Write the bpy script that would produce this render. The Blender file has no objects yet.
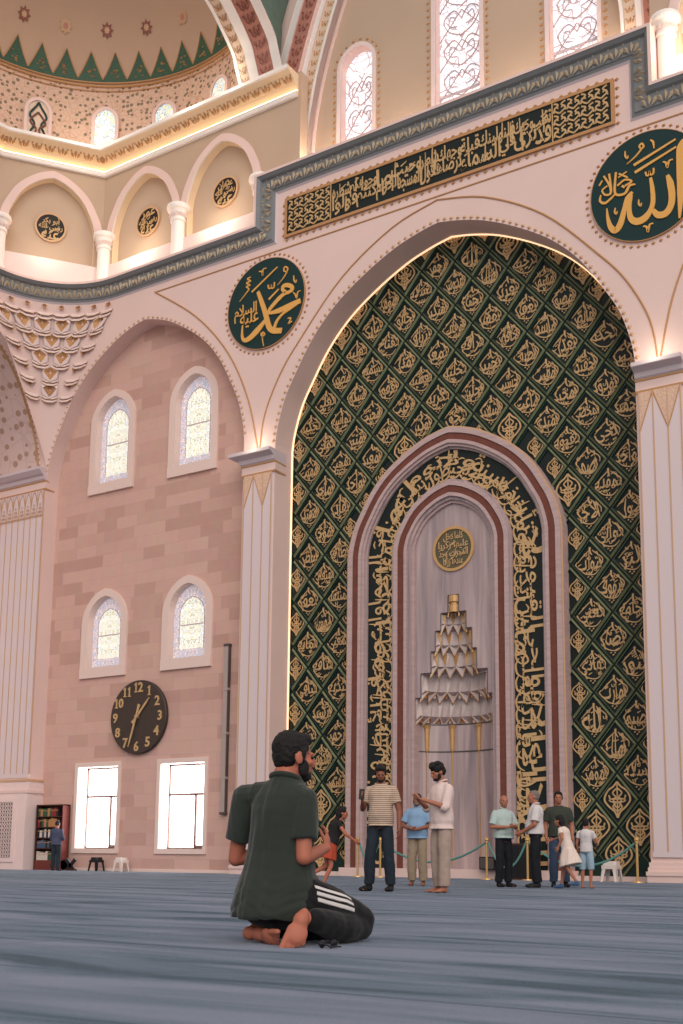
import bpy, bmesh, math, random
from mathutils import Vector, Matrix, noise
from mathutils.geometry import tessellate_polygon
from mathutils.bvhtree import BVHTree
random.seed(7)
PI = math.pi
SC = bpy.context.scene
COL = SC.collection

# ------------------------------------------------------------------ camera (metres; X along the niche wall, Y towards it, Z up)
YAW, PITCH, ROLL = -0.583622, 0.161845, 0.0118943
FPX, PPX, PPY, CAMZ = 1160.66, 330.36, 671.03, 0.432
def axes():
    cy, sy, cp, sp, cr, sr = math.cos(YAW), math.sin(YAW), math.cos(PITCH), math.sin(PITCH), math.cos(ROLL), math.sin(ROLL)
    f = Vector((sy*cp, cy*cp, sp)); r = Vector((cy, -sy, 0)); u = r.cross(f)
    return r*cr + u*sr, u*cr - r*sr, f
RV, UV_, FV = axes()
def at(px, py, Y):                      # where the sight line of a photo point meets the real plane at depth Y
    d = RV*((px-PPX)/FPX) - UV_*((py-PPY)/FPX) + FV
    t = Y/d.y
    return Vector((d.x*t, Y, CAMZ + d.z*t))
cam = bpy.data.cameras.new('camera'); co = bpy.data.objects.new('camera', cam); COL.objects.link(co)
cam.sensor_fit = 'VERTICAL'; cam.sensor_height = 36; cam.sensor_width = 24
cam.lens = FPX/1024*36
cam.shift_x = (341.5-PPX)/1024; cam.shift_y = (PPY-512)/1024
cam.clip_start = .05; cam.clip_end = 300
m = Matrix((RV, UV_, -FV)).transposed().to_4x4(); m.translation = (0, 0, CAMZ); co.matrix_world = m
SC.camera = co

# ------------------------------------------------------------------ materials
def lin(c):
    return tuple(((v/255)/12.92 if v/255 <= .04045 else ((v/255+.055)/1.055)**2.4) for v in c) + (1,)
def nn(nt, t, **kw):
    n = nt.nodes.new(t)
    for k, v in kw.items():
        if k in n.inputs: n.inputs[k].default_value = v
        else: setattr(n, k, v)
    return n
MATS = {}
def mat(name, col, rough=.6, metal=0, var=0, vscale=3, bump=0, bscale=40, sheen=0, emit=None, estr=0, spec=.3, stretch=None):
    m = bpy.data.materials.new(name); m.use_nodes = True; nt = m.node_tree; b = nt.nodes['Principled BSDF']; L = nt.links
    b.inputs['Base Color'].default_value = lin(col); b.inputs['Roughness'].default_value = rough
    b.inputs['Metallic'].default_value = metal; b.inputs['Specular IOR Level'].default_value = spec
    if sheen: b.inputs['Sheen Weight'].default_value = sheen
    if emit: b.inputs['Emission Color'].default_value = lin(emit); b.inputs['Emission Strength'].default_value = estr
    if var or bump:
        tc = nn(nt, 'ShaderNodeTexCoord'); mp = nn(nt, 'ShaderNodeMapping'); L.new(tc.outputs['Object'], mp.inputs[0])
        if stretch: mp.inputs['Scale'].default_value = stretch
    if var:
        no = nn(nt, 'ShaderNodeTexNoise', Scale=vscale, Detail=5.0); L.new(mp.outputs[0], no.inputs[0])
        mx = nn(nt, 'ShaderNodeMix', data_type='RGBA'); L.new(no.outputs[0], mx.inputs[0])
        mx.inputs[6].default_value = lin([max(0, c*(1-var)) for c in col]); mx.inputs[7].default_value = lin([min(255, c*(1+var)) for c in col])
        L.new(mx.outputs[2], b.inputs['Base Color'])
    if bump:
        n2 = nn(nt, 'ShaderNodeTexNoise', Scale=bscale, Detail=3.0); L.new(mp.outputs[0], n2.inputs[0])
        bp = nn(nt, 'ShaderNodeBump', Strength=bump, Distance=.02); L.new(n2.outputs[0], bp.inputs['Height']); L.new(bp.outputs[0], b.inputs['Normal'])
    MATS[name] = m
    return m
M = MATS
mat('plaster', (226, 198, 190), .7, var=.03, vscale=.6)
mat('plaster_pale', (230, 208, 203), .65, var=.02, vscale=.8)
mat('plaster_flute', (217, 201, 202), .7)
mat('plaster_grey', (204, 190, 194), .6)
mat('greige', (190, 165, 143), .75, var=.03, vscale=.5)
mat('dome_paint', (192, 160, 136), .75, var=.03, vscale=.4)
mat('cornice_grey', (124, 127, 129), .6, var=.05, vscale=2)
mat('cornice_leaf', (182, 166, 142), .45, metal=.2)
mat('cove_cream', (232, 206, 172), .6)
mat('gold', (200, 158, 106), .42, metal=.25, var=.08, vscale=8)
mat('gold_script', (198, 164, 118), .45, metal=.1, var=.10, vscale=6)
mat('disc_olive', (92, 86, 66), .5)
mat('rose_dark', (142, 88, 76), .6)
mat('lead_pale', (196, 172, 172), .5)
mat('gold_medallion', (226, 170, 92), .45, metal=.1)
mat('gold_dull', (186, 140, 96), .55, metal=.1)
mat('gold_pale', (203, 165, 130), .55, metal=.1)
mat('green_tile', (16, 42, 36), .38, var=.2, vscale=3)
mat('lit_bevel', (122, 128, 98), .3, var=.2, vscale=5, spec=.6)  # pale bevel: the light on the tile edges is put into the colour
mat('green_disc', (12, 48, 48), .5)
mat('black_green', (18, 30, 28), .5)
mat('red_marble', (110, 62, 50), .45, var=.18, vscale=6)
mat('dark_bronze', (74, 64, 58), .5, metal=.3, var=.06, vscale=4)
mat('black_disc', (34, 28, 26), .5)
mat('rose_band', (186, 128, 112), .6, var=.08, vscale=6)
mat('dome_green', (60, 88, 70), .6, var=.25, vscale=14)
mat('teal_paint', (92, 116, 106), .7, var=.1, vscale=3)
mat('white_paint', (240, 232, 226), .55)
mat('frame_brown', (140, 112, 104), .5)
mat('frame_trim', (228, 204, 194), .65)
mat('wood_dark', (70, 40, 32), .55, var=.2, vscale=6, stretch=(1, 1, .2))
mat('wood_red', (112, 52, 46), .5, var=.15, vscale=6)
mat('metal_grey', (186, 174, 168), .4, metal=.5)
mat('dark_metal', (92, 84, 82), .5, metal=.3)  # darker metal: conduit edge and clamps, hood lines, speaker grille
mat('black_plastic', (30, 30, 34), .45)
mat('white_plastic', (226, 214, 206), .4)
mat('rope_teal', (88, 140, 132), .7)
mat('brass', (206, 170, 112), .35, metal=.6)
mat('glass_day', (255, 255, 255), .3, emit=(255, 252, 250), estr=7.0)
mat('led_soft', (255, 226, 190), .5, emit=(255, 214, 168), estr=1.1)
mat('chevron', (208, 174, 152), .6, var=.2, vscale=22)
mat('led', (255, 240, 215), .5, emit=(255, 222, 178), estr=4.0)

def marble():
    m = mat('marble', (166, 148, 148), .35, spec=.5); nt = m.node_tree; L = nt.links; b = nt.nodes['Principled BSDF']
    tc = nn(nt, 'ShaderNodeTexCoord'); mp = nn(nt, 'ShaderNodeMapping'); mp.inputs['Scale'].default_value = (1.6, 1.6, .12); L.new(tc.outputs['Object'], mp.inputs[0])
    n1 = nn(nt, 'ShaderNodeTexNoise', Scale=2.2, Detail=8.0, Distortion=.8); L.new(mp.outputs[0], n1.inputs[0])
    r = nn(nt, 'ShaderNodeValToRGB'); L.new(n1.outputs[0], r.inputs[0])
    r.color_ramp.elements[0].position = .3; r.color_ramp.elements[0].color = lin((140, 126, 130))
    r.color_ramp.elements[1].position = .7; r.color_ramp.elements[1].color = lin((194, 172, 170))
    L.new(r.outputs[0], b.inputs['Base Color']); return m
marble()
def marble_flat():
    m = mat('marble_flat', (184, 160, 158), .45, var=.12, vscale=3, spec=.4, stretch=(.4, 1, 4)); return m
marble_flat()
def stone():
    m = mat('stone', (186, 146, 136), .75); nt = m.node_tree; L = nt.links; b = nt.nodes['Principled BSDF']
    tc = nn(nt, 'ShaderNodeTexCoord'); sp = nn(nt, 'ShaderNodeSeparateXYZ'); L.new(tc.outputs['Object'], sp.inputs[0])
    cb = nn(nt, 'ShaderNodeCombineXYZ'); L.new(sp.outputs['X'], cb.inputs['X']); L.new(sp.outputs['Z'], cb.inputs['Y'])
    br = nn(nt, 'ShaderNodeTexBrick', Scale=1.0); br.offset = .37; br.offset_frequency = 2; br.squash = 1.5; br.squash_frequency = 3
    br.inputs['Brick Width'].default_value = .95; br.inputs['Row Height'].default_value = .42; br.inputs['Mortar Size'].default_value = .008; br.inputs['Bias'].default_value = -.4
    br.inputs['Color1'].default_value = lin((208, 171, 158)); br.inputs['Color2'].default_value = lin((176, 137, 124)); br.inputs['Mortar'].default_value = lin((196, 160, 150))
    L.new(cb.outputs[0], br.inputs['Vector'])
    no = nn(nt, 'ShaderNodeTexNoise', Scale=2.5, Detail=6.0); L.new(cb.outputs[0], no.inputs[0])
    mx = nn(nt, 'ShaderNodeMix', data_type='RGBA', blend_type='OVERLAY'); mx.inputs[0].default_value = .35
    L.new(br.outputs['Color'], mx.inputs[6]); L.new(no.outputs['Color'], mx.inputs[7])
    hs = nn(nt, 'ShaderNodeMix', data_type='RGBA'); hs.inputs[0].default_value = .3; L.new(mx.outputs[2], hs.inputs[7]); L.new(br.outputs['Color'], hs.inputs[6])
    L.new(hs.outputs[2], b.inputs['Base Color'])
stone()
def carpet():
    m = mat('carpet', (110, 128, 146), .95, spec=.05, sheen=.30); nt = m.node_tree; L = nt.links; b = nt.nodes['Principled BSDF']
    b.inputs['Sheen Roughness'].default_value = .22; b.inputs['Sheen Tint'].default_value = (.86, .9, 1, 1)
    tc = nn(nt, 'ShaderNodeTexCoord'); mp = nn(nt, 'ShaderNodeMapping'); mp.inputs['Scale'].default_value = (.32, 1.5, 1); L.new(tc.outputs['Object'], mp.inputs[0])
    n1 = nn(nt, 'ShaderNodeTexNoise', Scale=1.3, Detail=7.0, Distortion=1.0); L.new(mp.outputs[0], n1.inputs[0])
    r = nn(nt, 'ShaderNodeValToRGB'); L.new(n1.outputs[0], r.inputs[0]); e = r.color_ramp.elements
    e[0].position = .32; e[0].color = lin((30, 62, 78)); e[1].position = .62; e[1].color = lin((116, 126, 144)); x = e.new(.44); x.color = lin((76, 97, 115)); e[0].position = .36
    # woven row lines every 1.24 m along the niche wall, and a seam across them
    sp = nn(nt, 'ShaderNodeSeparateXYZ'); L.new(tc.outputs['Object'], sp.inputs[0])
    def line(sock, period, off, w):
        a = nn(nt, 'ShaderNodeMath', operation='ADD'); a.inputs[1].default_value = off; L.new(sock, a.inputs[0])
        f = nn(nt, 'ShaderNodeMath', operation='PINGPONG'); f.inputs[1].default_value = period/2; L.new(a.outputs[0], f.inputs[0])
        c = nn(nt, 'ShaderNodeMath', operation='LESS_THAN'); c.inputs[1].default_value = w; L.new(f.outputs[0], c.inputs[0])
        return c.outputs[0]
    wob = nn(nt, 'ShaderNodeTexNoise', Scale=.5); L.new(tc.outputs['Object'], wob.inputs[0])
    wm = nn(nt, 'ShaderNodeMath', operation='MULTIPLY_ADD'); L.new(wob.outputs[0], wm.inputs[0]); wm.inputs[1].default_value = .10; L.new(sp.outputs['Y'], wm.inputs[2])
    l1 = line(wm.outputs[0], 1.24, .36, .020); l2 = line(sp.outputs['X'], 3.9, 4.65, .012)
    mxm = nn(nt, 'ShaderNodeMath', operation='MAXIMUM'); L.new(l1, mxm.inputs[0]); L.new(l2, mxm.inputs[1])
    mf = nn(nt, 'ShaderNodeMath', operation='MULTIPLY'); mf.inputs[1].default_value = .7; L.new(mxm.outputs[0], mf.inputs[0])
    mx = nn(nt, 'ShaderNodeMix', data_type='RGBA'); L.new(mf.outputs[0], mx.inputs[0]); L.new(r.outputs[0], mx.inputs[6]); mx.inputs[7].default_value = lin((46, 70, 94))
    L.new(mx.outputs[2], b.inputs['Base Color'])
    n2 = nn(nt, 'ShaderNodeTexNoise', Scale=160.0, Detail=2.0); L.new(tc.outputs['Object'], n2.inputs[0])
    bp = nn(nt, 'ShaderNodeBump', Strength=.5, Distance=.01); L.new(n2.outputs[0], bp.inputs['Height']); L.new(bp.outputs[0], b.inputs['Normal'])
carpet()
def stained(name, c0, c1, c2, scale, lead, estr, thr=.06):     # leaded glass lit by daylight from outside
    m = mat(name, (200, 200, 200), .3); nt = m.node_tree; L = nt.links; b = nt.nodes['Principled BSDF']
    tc = nn(nt, 'ShaderNodeTexCoord'); mp = nn(nt, 'ShaderNodeMapping'); L.new(tc.outputs['Object'], mp.inputs[0]); mp.inputs['Scale'].default_value = (1, .001, 1)
    sub = nn(nt, 'ShaderNodeVectorMath', operation='ABSOLUTE'); L.new(mp.outputs[0], sub.inputs[0])      # left half mirrors the right
    v = nn(nt, 'ShaderNodeTexVoronoi', Scale=scale); L.new(sub.outputs[0], v.inputs['Vector'])
    e = nn(nt, 'ShaderNodeTexVoronoi', Scale=scale, feature='DISTANCE_TO_EDGE'); L.new(sub.outputs[0], e.inputs['Vector'])
    sc = nn(nt, 'ShaderNodeSeparateColor'); L.new(v.outputs['Color'], sc.inputs[0])
    r = nn(nt, 'ShaderNodeValToRGB'); L.new(sc.outputs[0], r.inputs[0]); r.color_ramp.interpolation = 'CONSTANT'
    el = r.color_ramp.elements; el[0].position = 0; el[0].color = lin(c0); el[1].position = .45; el[1].color = lin(c1); x = el.new(.75); x.color = lin(c2)
    lt = nn(nt, 'ShaderNodeMath', operation='LESS_THAN'); L.new(e.outputs['Distance'], lt.inputs[0]); lt.inputs[1].default_value = thr
    mx = nn(nt, 'ShaderNodeMix', data_type='RGBA'); L.new(lt.outputs[0], mx.inputs[0]); L.new(r.outputs[0], mx.inputs[6]); mx.inputs[7].default_value = lin(lead)
    L.new(mx.outputs[2], b.inputs['Base Color']); L.new(mx.outputs[2], b.inputs['Emission Color']); b.inputs['Emission Strength'].default_value = estr
stained('glass_centre', (236, 234, 214), (206, 224, 226), (246, 246, 242), 15.0, (170, 160, 138), .72, .07)
stained('glass_edge', (196, 190, 200), (168, 184, 206), (214, 206, 206), 15.0, (176, 156, 156), .62, .08)
stained('glass_scroll', (236, 232, 236), (244, 240, 242), (222, 226, 236), 3.2, (170, 150, 152), .85, .035)
stained('glass_drum', (196, 216, 224), (228, 224, 190), (240, 240, 236), 9.0, (150, 150, 150), .55, .05)

def painted(name, base, spot, vine, s1, s2):        # painted plaster with florets and vines
    m = mat(name, base, .7); nt = m.node_tree; L = nt.links; b = nt.nodes['Principled BSDF']
    tc = nn(nt, 'ShaderNodeTexCoord')
    v = nn(nt, 'ShaderNodeTexVoronoi', Scale=s1, Randomness=.6); L.new(tc.outputs['UV'], v.inputs['Vector'])
    lt = nn(nt, 'ShaderNodeMath', operation='LESS_THAN'); lt.inputs[1].default_value = .34; L.new(v.outputs['Distance'], lt.inputs[0])
    n = nn(nt, 'ShaderNodeTexVoronoi', Scale=s2, feature='DISTANCE_TO_EDGE'); L.new(tc.outputs['UV'], n.inputs['Vector'])
    l2 = nn(nt, 'ShaderNodeMath', operation='LESS_THAN'); l2.inputs[1].default_value = .035; L.new(n.outputs['Distance'], l2.inputs[0])
    a = nn(nt, 'ShaderNodeMix', data_type='RGBA'); L.new(l2.outputs[0], a.inputs[0]); a.inputs[6].default_value = lin(base); a.inputs[7].default_value = lin(vine)
    c = nn(nt, 'ShaderNodeMix', data_type='RGBA'); L.new(lt.outputs[0], c.inputs[0]); L.new(a.outputs[2], c.inputs[6]); c.inputs[7].default_value = lin(spot)
    L.new(c.outputs[2], b.inputs['Base Color'])
painted('drum_floral', (214, 180, 158), (132, 116, 94), (200, 160, 134), 5.2, 4.6)
painted('soffit_stars', (214, 190, 184), (176, 146, 128), (206, 182, 176), 2.6, 1.3)
painted('tooth_floral', (62, 88, 66), (150, 132, 84), (104, 104, 66), 9.0, 6.0)
painted('leaf_gold', (222, 196, 172), (186, 150, 112), (196, 164, 128), 6.0, 4.0)

# ------------------------------------------------------------------ mesh helpers
class MB:
    def __init__(s): s.v = []; s.f = []; s.m = []; s.mats = []; s.uv = None
    def mi(s, mt):
        if mt not in s.mats: s.mats.append(mt)
        return s.mats.index(mt)
    def face(s, pts, mt):
        i = len(s.v); s.v += [tuple(p) for p in pts]; s.f.append(tuple(range(i, i+len(pts)))); s.m.append(s.mi(mt))
    def raw(s, vs, fs, mt):
        i = len(s.v); s.v += [tuple(p) for p in vs]; k = s.mi(mt)
        for f in fs: s.f.append(tuple(i+a for a in f)); s.m.append(k)
    def box(s, a, b, mt, rot=None, piv=None):
        x0, y0, z0 = a; x1, y1, z1 = b
        vs = [Vector(p) for p in ((x0,y0,z0),(x1,y0,z0),(x1,y1,z0),(x0,y1,z0),(x0,y0,z1),(x1,y0,z1),(x1,y1,z1),(x0,y1,z1))]
        if rot is not None:
            pv = Vector(piv) if piv else Vector(((x0+x1)/2, (y0+y1)/2, (z0+z1)/2)); vs = [pv + rot @ (p-pv) for p in vs]
        s.raw(vs, [(0,3,2,1),(4,5,6,7),(0,1,5,4),(1,2,6,5),(2,3,7,6),(3,0,4,7)], mt)
    def grid(s, rows, mt, closed=False, flip=False):
        n = len(rows[0]); vs = [p for r in rows for p in r]; fs = []
        for i in range(len(rows)-1):
            for j in range(n if closed else n-1):
                k = (j+1) % n; q = (i*n+j, i*n+k, (i+1)*n+k, (i+1)*n+j)
                fs.append(q[::-1] if flip else q)
        s.raw(vs, fs, mt)
    def tube(s, pts, r, mt, n=8, cap=True):
        pts = [Vector(p) for p in pts]; rows = []
        rs = r if isinstance(r, (list, tuple)) else [r]*len(pts)
        t = (pts[1]-pts[0]).normalized(); u = t.orthogonal().normalized()
        for i, p in enumerate(pts):
            t = (pts[min(i+1, len(pts)-1)]-pts[max(i-1, 0)]).normalized()
            u = (u - t*u.dot(t)).normalized(); w = t.cross(u)
            rows.append([p + (u*math.cos(2*PI*k/n) + w*math.sin(2*PI*k/n))*rs[i] for k in range(n)])
        s.grid(rows, mt, closed=True)
        if cap: s.face(rows[0][::-1], mt); s.face(rows[-1], mt)
    def poly(s, outer, holes, y0, y1, mt, side=None, back=True, conv=None):      # slab in the XZ plane with holes
        conv = conv or (lambda p, y: (p[0], y, p[1])); side = side or mt
        loops = [outer]+holes; flat = [p for l in loops for p in l]
        tri = tessellate_polygon([[Vector((p[0], p[1], 0)) for p in l] for l in loops])
        i0 = len(s.v); k = s.mi(mt); n = len(flat); s.v += [conv(p, y0) for p in flat]
        for t in tri:
            a, b, c = [flat[i] for i in t]
            cw = (b[0]-a[0])*(c[1]-a[1])-(b[1]-a[1])*(c[0]-a[0])
            if abs(cw) < 1e-9: continue
            s.f.append(tuple(i0+i for i in (t if cw > 0 else t[::-1]))); s.m.append(k)
        if y1 is None: return
        if back:
            i1 = len(s.v); s.v += [conv(p, y1) for p in flat]
            for t in tri:
                a, b, c = [flat[i] for i in t]; cw = (b[0]-a[0])*(c[1]-a[1])-(b[1]-a[1])*(c[0]-a[0])
                if abs(cw) < 1e-9: continue
                s.f.append(tuple(i1+i for i in (t[::-1] if cw > 0 else t))); s.m.append(k)
        for l in loops:
            for a, b in zip(l, l[1:]+l[:1]): s.face((conv(a, y0), conv(a, y1), conv(b, y1), conv(b, y0)), side)
    def band(s, A, B, y0, y1, mt, side=None):                                  # ring between two outlines of equal length
        side = side or mt
        s.grid([[(p[0], y0, p[1]) for p in A], [(p[0], y0, p[1]) for p in B]], mt)
        s.grid([[(p[0], y1, p[1]) for p in A], [(p[0], y0, p[1]) for p in A]], side)
        s.grid([[(p[0], y0, p[1]) for p in B], [(p[0], y1, p[1]) for p in B]], side)
    def sweep(s, path, prof, conv, mts, flip=False):
        P = [Vector(p) for p in path]; N = []
        for i in range(len(P)):
            d = []
            if i > 0: d.append((P[i]-P[i-1]).normalized())
            if i < len(P)-1: d.append((P[i+1]-P[i]).normalized())
            ns = [Vector((-q.y, q.x)) for q in d]; n = sum(ns, Vector((0, 0))).normalized(); N.append(n/max(.3, n.dot(ns[0])))
        for j in range(len(prof)-1):
            rows = [[conv(p+n*o, h) for p, n in zip(P, N)] for o, h in (prof[j], prof[j+1])]
            s.grid(rows, mts[j] if isinstance(mts, list) else mts, flip=flip)
    def lathe(s, c, prof, mt, n=20, a0=0, a1=2*PI):
        full = abs(a1-a0-2*PI) < 1e-6; k = n if full else n+1
        rows = [[(c[0]+r*math.cos(a0+(a1-a0)*i/n), c[1]+r*math.sin(a0+(a1-a0)*i/n), c[2]+z) for i in range(k)] for r, z in prof]
        s.grid(rows, mt, closed=full)
    def build(s, name, parent=None, smooth=False, origin=None):
        me = bpy.data.meshes.new(name)
        o3 = Vector(origin) if origin else Vector((0, 0, 0))
        me.from_pydata([tuple(Vector(p)-o3) for p in s.v], [], s.f)
        for x in s.mats: me.materials.append(M[x])
        me.polygons.foreach_set('material_index', s.m)
        if smooth: me.polygons.foreach_set('use_smooth', [True]*len(me.polygons))
        if s.uv:
            l = me.uv_layers.new(name='UVMap')
            for lp in me.loops: l.data[lp.index].uv = s.uv(me.vertices[lp.vertex_index].co + o3)
        me.update()
        o = bpy.data.objects.new(name, me); COL.objects.link(o); o.location = o3
        if parent: 
            o.parent = parent; o.location = o3 - parent.location if origin else -parent.location
        return o
def tag(o, label=None, cat=None, group=None, kind=None):
    if label: o['label'] = label
    if cat: o['category'] = cat
    if group: o['group'] = group
    if kind: o['kind'] = kind
    return o
def struct(o): o['kind'] = 'structure'; return o
def empty(name, loc, label=None, cat=None, group=None, rz=0):
    o = bpy.data.objects.new(name, None); COL.objects.link(o); o.location = loc; o.rotation_euler.z = rz; o.empty_display_size = .1
    return tag(o, label, cat, group)
def spline(pts, n=6):
    P = [Vector(p) for p in pts]; out = []
    for i in range(len(P)-1):
        a, b, c, d = P[max(i-1, 0)], P[i], P[i+1], P[min(i+2, len(P)-1)]
        for k in range(n):
            t = k/n; out.append(.5*((2*b)+(c-a)*t+(2*a-5*b+4*c-d)*t*t+(3*b-a-3*c+d)*t**3))
    out.append(P[-1]); return out
PROF = [(1,0),(.985,.1),(.94,.25),(.875,.375),(.76,.56),(.62,.71),(.45,.83),(.27,.925),(.12,.975),(0,1)]
PS = [(p.x, p.y) for p in spline([(a, b, 0) for a, b in PROF], 5)]
def arch(cx, half, zs, za, zb):          # pointed arch outline from foot to foot
    l = [(cx-half, zb)] if zb < zs else []
    l += [(cx-half*u, zs+(za-zs)*v) for u, v in PS]
    r = [(2*cx-x, z) for x, z in l[:-1]]
    return l + r[::-1]
def roundarch(cx, half, zb, zt, n=14, point=.12):    # window outline, faintly pointed round head
    rise = half*(1+point); zs = zt-rise
    return [(cx-half, zb)] + [(cx-half*math.cos(PI*i/n), zs+rise*(math.sin(PI*i/n)*(1-point)+point*(1-abs(math.cos(PI*i/n))))) for i in range(n+1)] + [(cx+half, zb)]
def beads(mb, pts, off, y, r, step, mt, dep=.05):    # little tooth row that follows an outline
    P = [Vector((p[0], p[1])) for p in pts]; d = 0; nxt = step/2
    for a, b in zip(P, P[1:]):
        L = (b-a).length
        if L < 1e-6: continue
        t = (b-a)/L; n = Vector((-t.y, t.x))
        while nxt <= d+L:
            c = a + t*(nxt-d) + n*off; nxt += step
            q = [c+t*r, c+n*r, c-t*r, c-n*r]
            mb.raw([(p.x, y, p.y) for p in q]+[(c.x, y-dep, c.y)], [(0,1,4),(1,2,4),(2,3,4),(3,0,4)], mt)
        d += L
def ribbon(mb, pts, w, mt, conv, th=.03, n=5, smooth=True):        # brush stroke: pts (u,v), widths, raised by th
    th += random.uniform(.001, .007); P = [Vector((p[0], p[1], 0)) for p in pts]; W = list(w) if isinstance(w, (list, tuple)) else [w]*len(P)
    if smooth and len(P) > 2:
        Q = spline(P, n); W = [W[min(i//n, len(W)-1)]*(1-(i % n)/n) + W[min(i//n+1, len(W)-1)]*((i % n)/n) for i in range(len(Q))]; P = Q
    A, B = [], []
    for i, p in enumerate(P):
        t = P[min(i+1, len(P)-1)]-P[max(i-1, 0)]
        if t.length < 1e-9: t = Vector((1, 0, 0))
        t.normalize(); nrm = Vector((-t.y, t.x, 0)); A.append(p+nrm*W[i]/2); B.append(p-nrm*W[i]/2)
    a0 = [conv(p.x, p.y, 0) for p in A]; a1 = [conv(p.x, p.y, th) for p in A]; b0 = [conv(p.x, p.y, 0) for p in B]; b1 = [conv(p.x, p.y, th) for p in B]
    mb.grid([a0, a1, b1, b0], mt)
    for k in (0, -1): mb.face((a0[k], a1[k], b1[k], b0[k]), mt)
FACE = lambda cx, cz, y: (lambda u, v, h: (cx+u, y-h, cz+v))

# ------------------------------------------------------------------ Arabic lettering: joined letter forms, laid out right to left
AF = {}
def _reg(chars, base, forms):
    AF[chars] = (base, forms)
for ch, b, n in (('ا',0xFE8D,2),('ب',0xFE8F,4),('ت',0xFE95,4),('ث',0xFE99,4),('ج',0xFE9D,4),('ح',0xFEA1,4),('خ',0xFEA5,4),('د',0xFEA9,2),('ذ',0xFEAB,2),('ر',0xFEAD,2),('ز',0xFEAF,2),('س',0xFEB1,4),('ش',0xFEB5,4),('ص',0xFEB9,4),('ض',0xFEBD,4),('ط',0xFEC1,4),('ظ',0xFEC5,4),('ع',0xFEC9,4),('غ',0xFECD,4),('ف',0xFED1,4),('ق',0xFED5,4),('ك',0xFED9,4),('ل',0xFEDD,4),('م',0xFEE1,4),('ن',0xFEE5,4),('ه',0xFEE9,4),('و',0xFEED,2),('ى',0xFEEF,2),('ي',0xFEF1,4),('ة',0xFE93,2),('ء',0xFE80,1),('آ',0xFE81,2),('أ',0xFE83,2),('ؤ',0xFE85,2),('إ',0xFE87,2),('ئ',0xFE89,4)): _reg(ch, b, n)
LAM = {'ا': 0xFEFB, 'أ': 0xFEF7, 'آ': 0xFEF5, 'إ': 0xFEF9}
def shape(txt):
    out = []; i = 0; prev = False
    while i < len(txt):
        c = txt[i]
        if c not in AF: out.append(c); prev = False; i += 1; continue
        if c == 'ل' and i+1 < len(txt) and txt[i+1] in LAM:
            out.append(chr(LAM[txt[i+1]] + (1 if prev else 0))); prev = False; i += 2; continue
        b, n = AF[c]; nxt = i+1 < len(txt) and txt[i+1] in AF and txt[i+1] != 'ء'
        if n == 4: k = (3 if nxt else 1) if prev else (2 if nxt else 0)
        elif n == 2: k = 1 if prev else 0
        else: k = 0
        out.append(chr(b+k)); prev = n == 4 and nxt; i += 1
    return ''.join(out)[::-1]
_TC = {}
def textmesh(s, off=.012, res=2):         # 2-D outline triangles of a piece of lettering
    key = (s, off)
    if key in _TC: return _TC[key]
    c = bpy.data.curves.new('lettering', 'FONT'); c.body = s; c.size = 1; c.resolution_u = res; c.offset = off; c.extrude = .5; c.fill_mode = 'FRONT'
    o = bpy.data.objects.new('lettering', c); COL.objects.link(o)
    dg = bpy.context.evaluated_depsgraph_get(); me = bpy.data.meshes.new_from_object(o.evaluated_get(dg))
    vs = [(v.co.x, v.co.y, v.co.z+.5) for v in me.vertices]; fs = [tuple(p.vertices) for p in me.polygons]
    bpy.data.objects.remove(o); bpy.data.curves.remove(c); bpy.data.meshes.remove(me)
    _TC[key] = (vs, fs); return vs, fs
def letter(mb, s, box, mt, conv, off=.012, th=.02, keep=False):     # fit lettering in box (u0,v0,u1,v1)
    vs, fs = textmesh(s, off)
    if not vs: return
    xs = [p[0] for p in vs]; ys = [p[1] for p in vs]; x0, x1, y0, y1 = min(xs), max(xs), min(ys), max(ys)
    u0, v0, u1, v1 = box; sx = (u1-u0)/(x1-x0); sy = (v1-v0)/(y1-y0); du = dv = 0
    if keep:
        k = min(sx, sy); du = ((u1-u0)-k*(x1-x0))/2; dv = ((v1-v0)-k*(y1-y0))/2; sx = sy = k
    mb.raw([conv(u0+du+(x-x0)*sx, v0+dv+(y-y0)*sy, th*z) for x, y, z in vs], fs, mt)
# ------------------------------------------------------------------ the setting: floor, niche wall, clock wall
YW = 28.0                     # face of the great wall
CM = -14.9                    # middle of the niche bay
MH, MS, MA = 5.76, 13.3, 19.0     # half width, spring and crown of the great arch
CC, CH, CS, CA = -26.42, 4.52, 13.7, 18.95    # the arch of the clock bay
mb = MB(); mb.box((-48, -6, -.3), (12, 30.2, 0), 'carpet'); struct(mb.build('floor'))

ARCH_M = arch(CM, MH, MS, MA, 0); ARCH_C = arch(CC, CH, CS, CA, 0)
mb = MB()                                                     # right part of the wall, deep reveal
outer = [(-21.3, 0)] + [ARCH_M[0]] + ARCH_M[1:-1] + [ARCH_M[-1]] + [(-3, 0), (-3, 20.7), (-8.6, 20.7), (-8.6, 22.6), (-21.3, 22.6)]
mb.poly(outer, [], YW, YW+.95, 'plaster')
outer = [(CC-CH, 0)] + ARCH_C[1:-1] + [ARCH_C[-1], (-21.3, 0), (-21.3, 20.7), (-31.0, 20.7), (-31.0, 0)]
mb.poly(outer, [], YW, YW+.62, 'plaster')
struct(mb.build('wall_back'))
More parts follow.
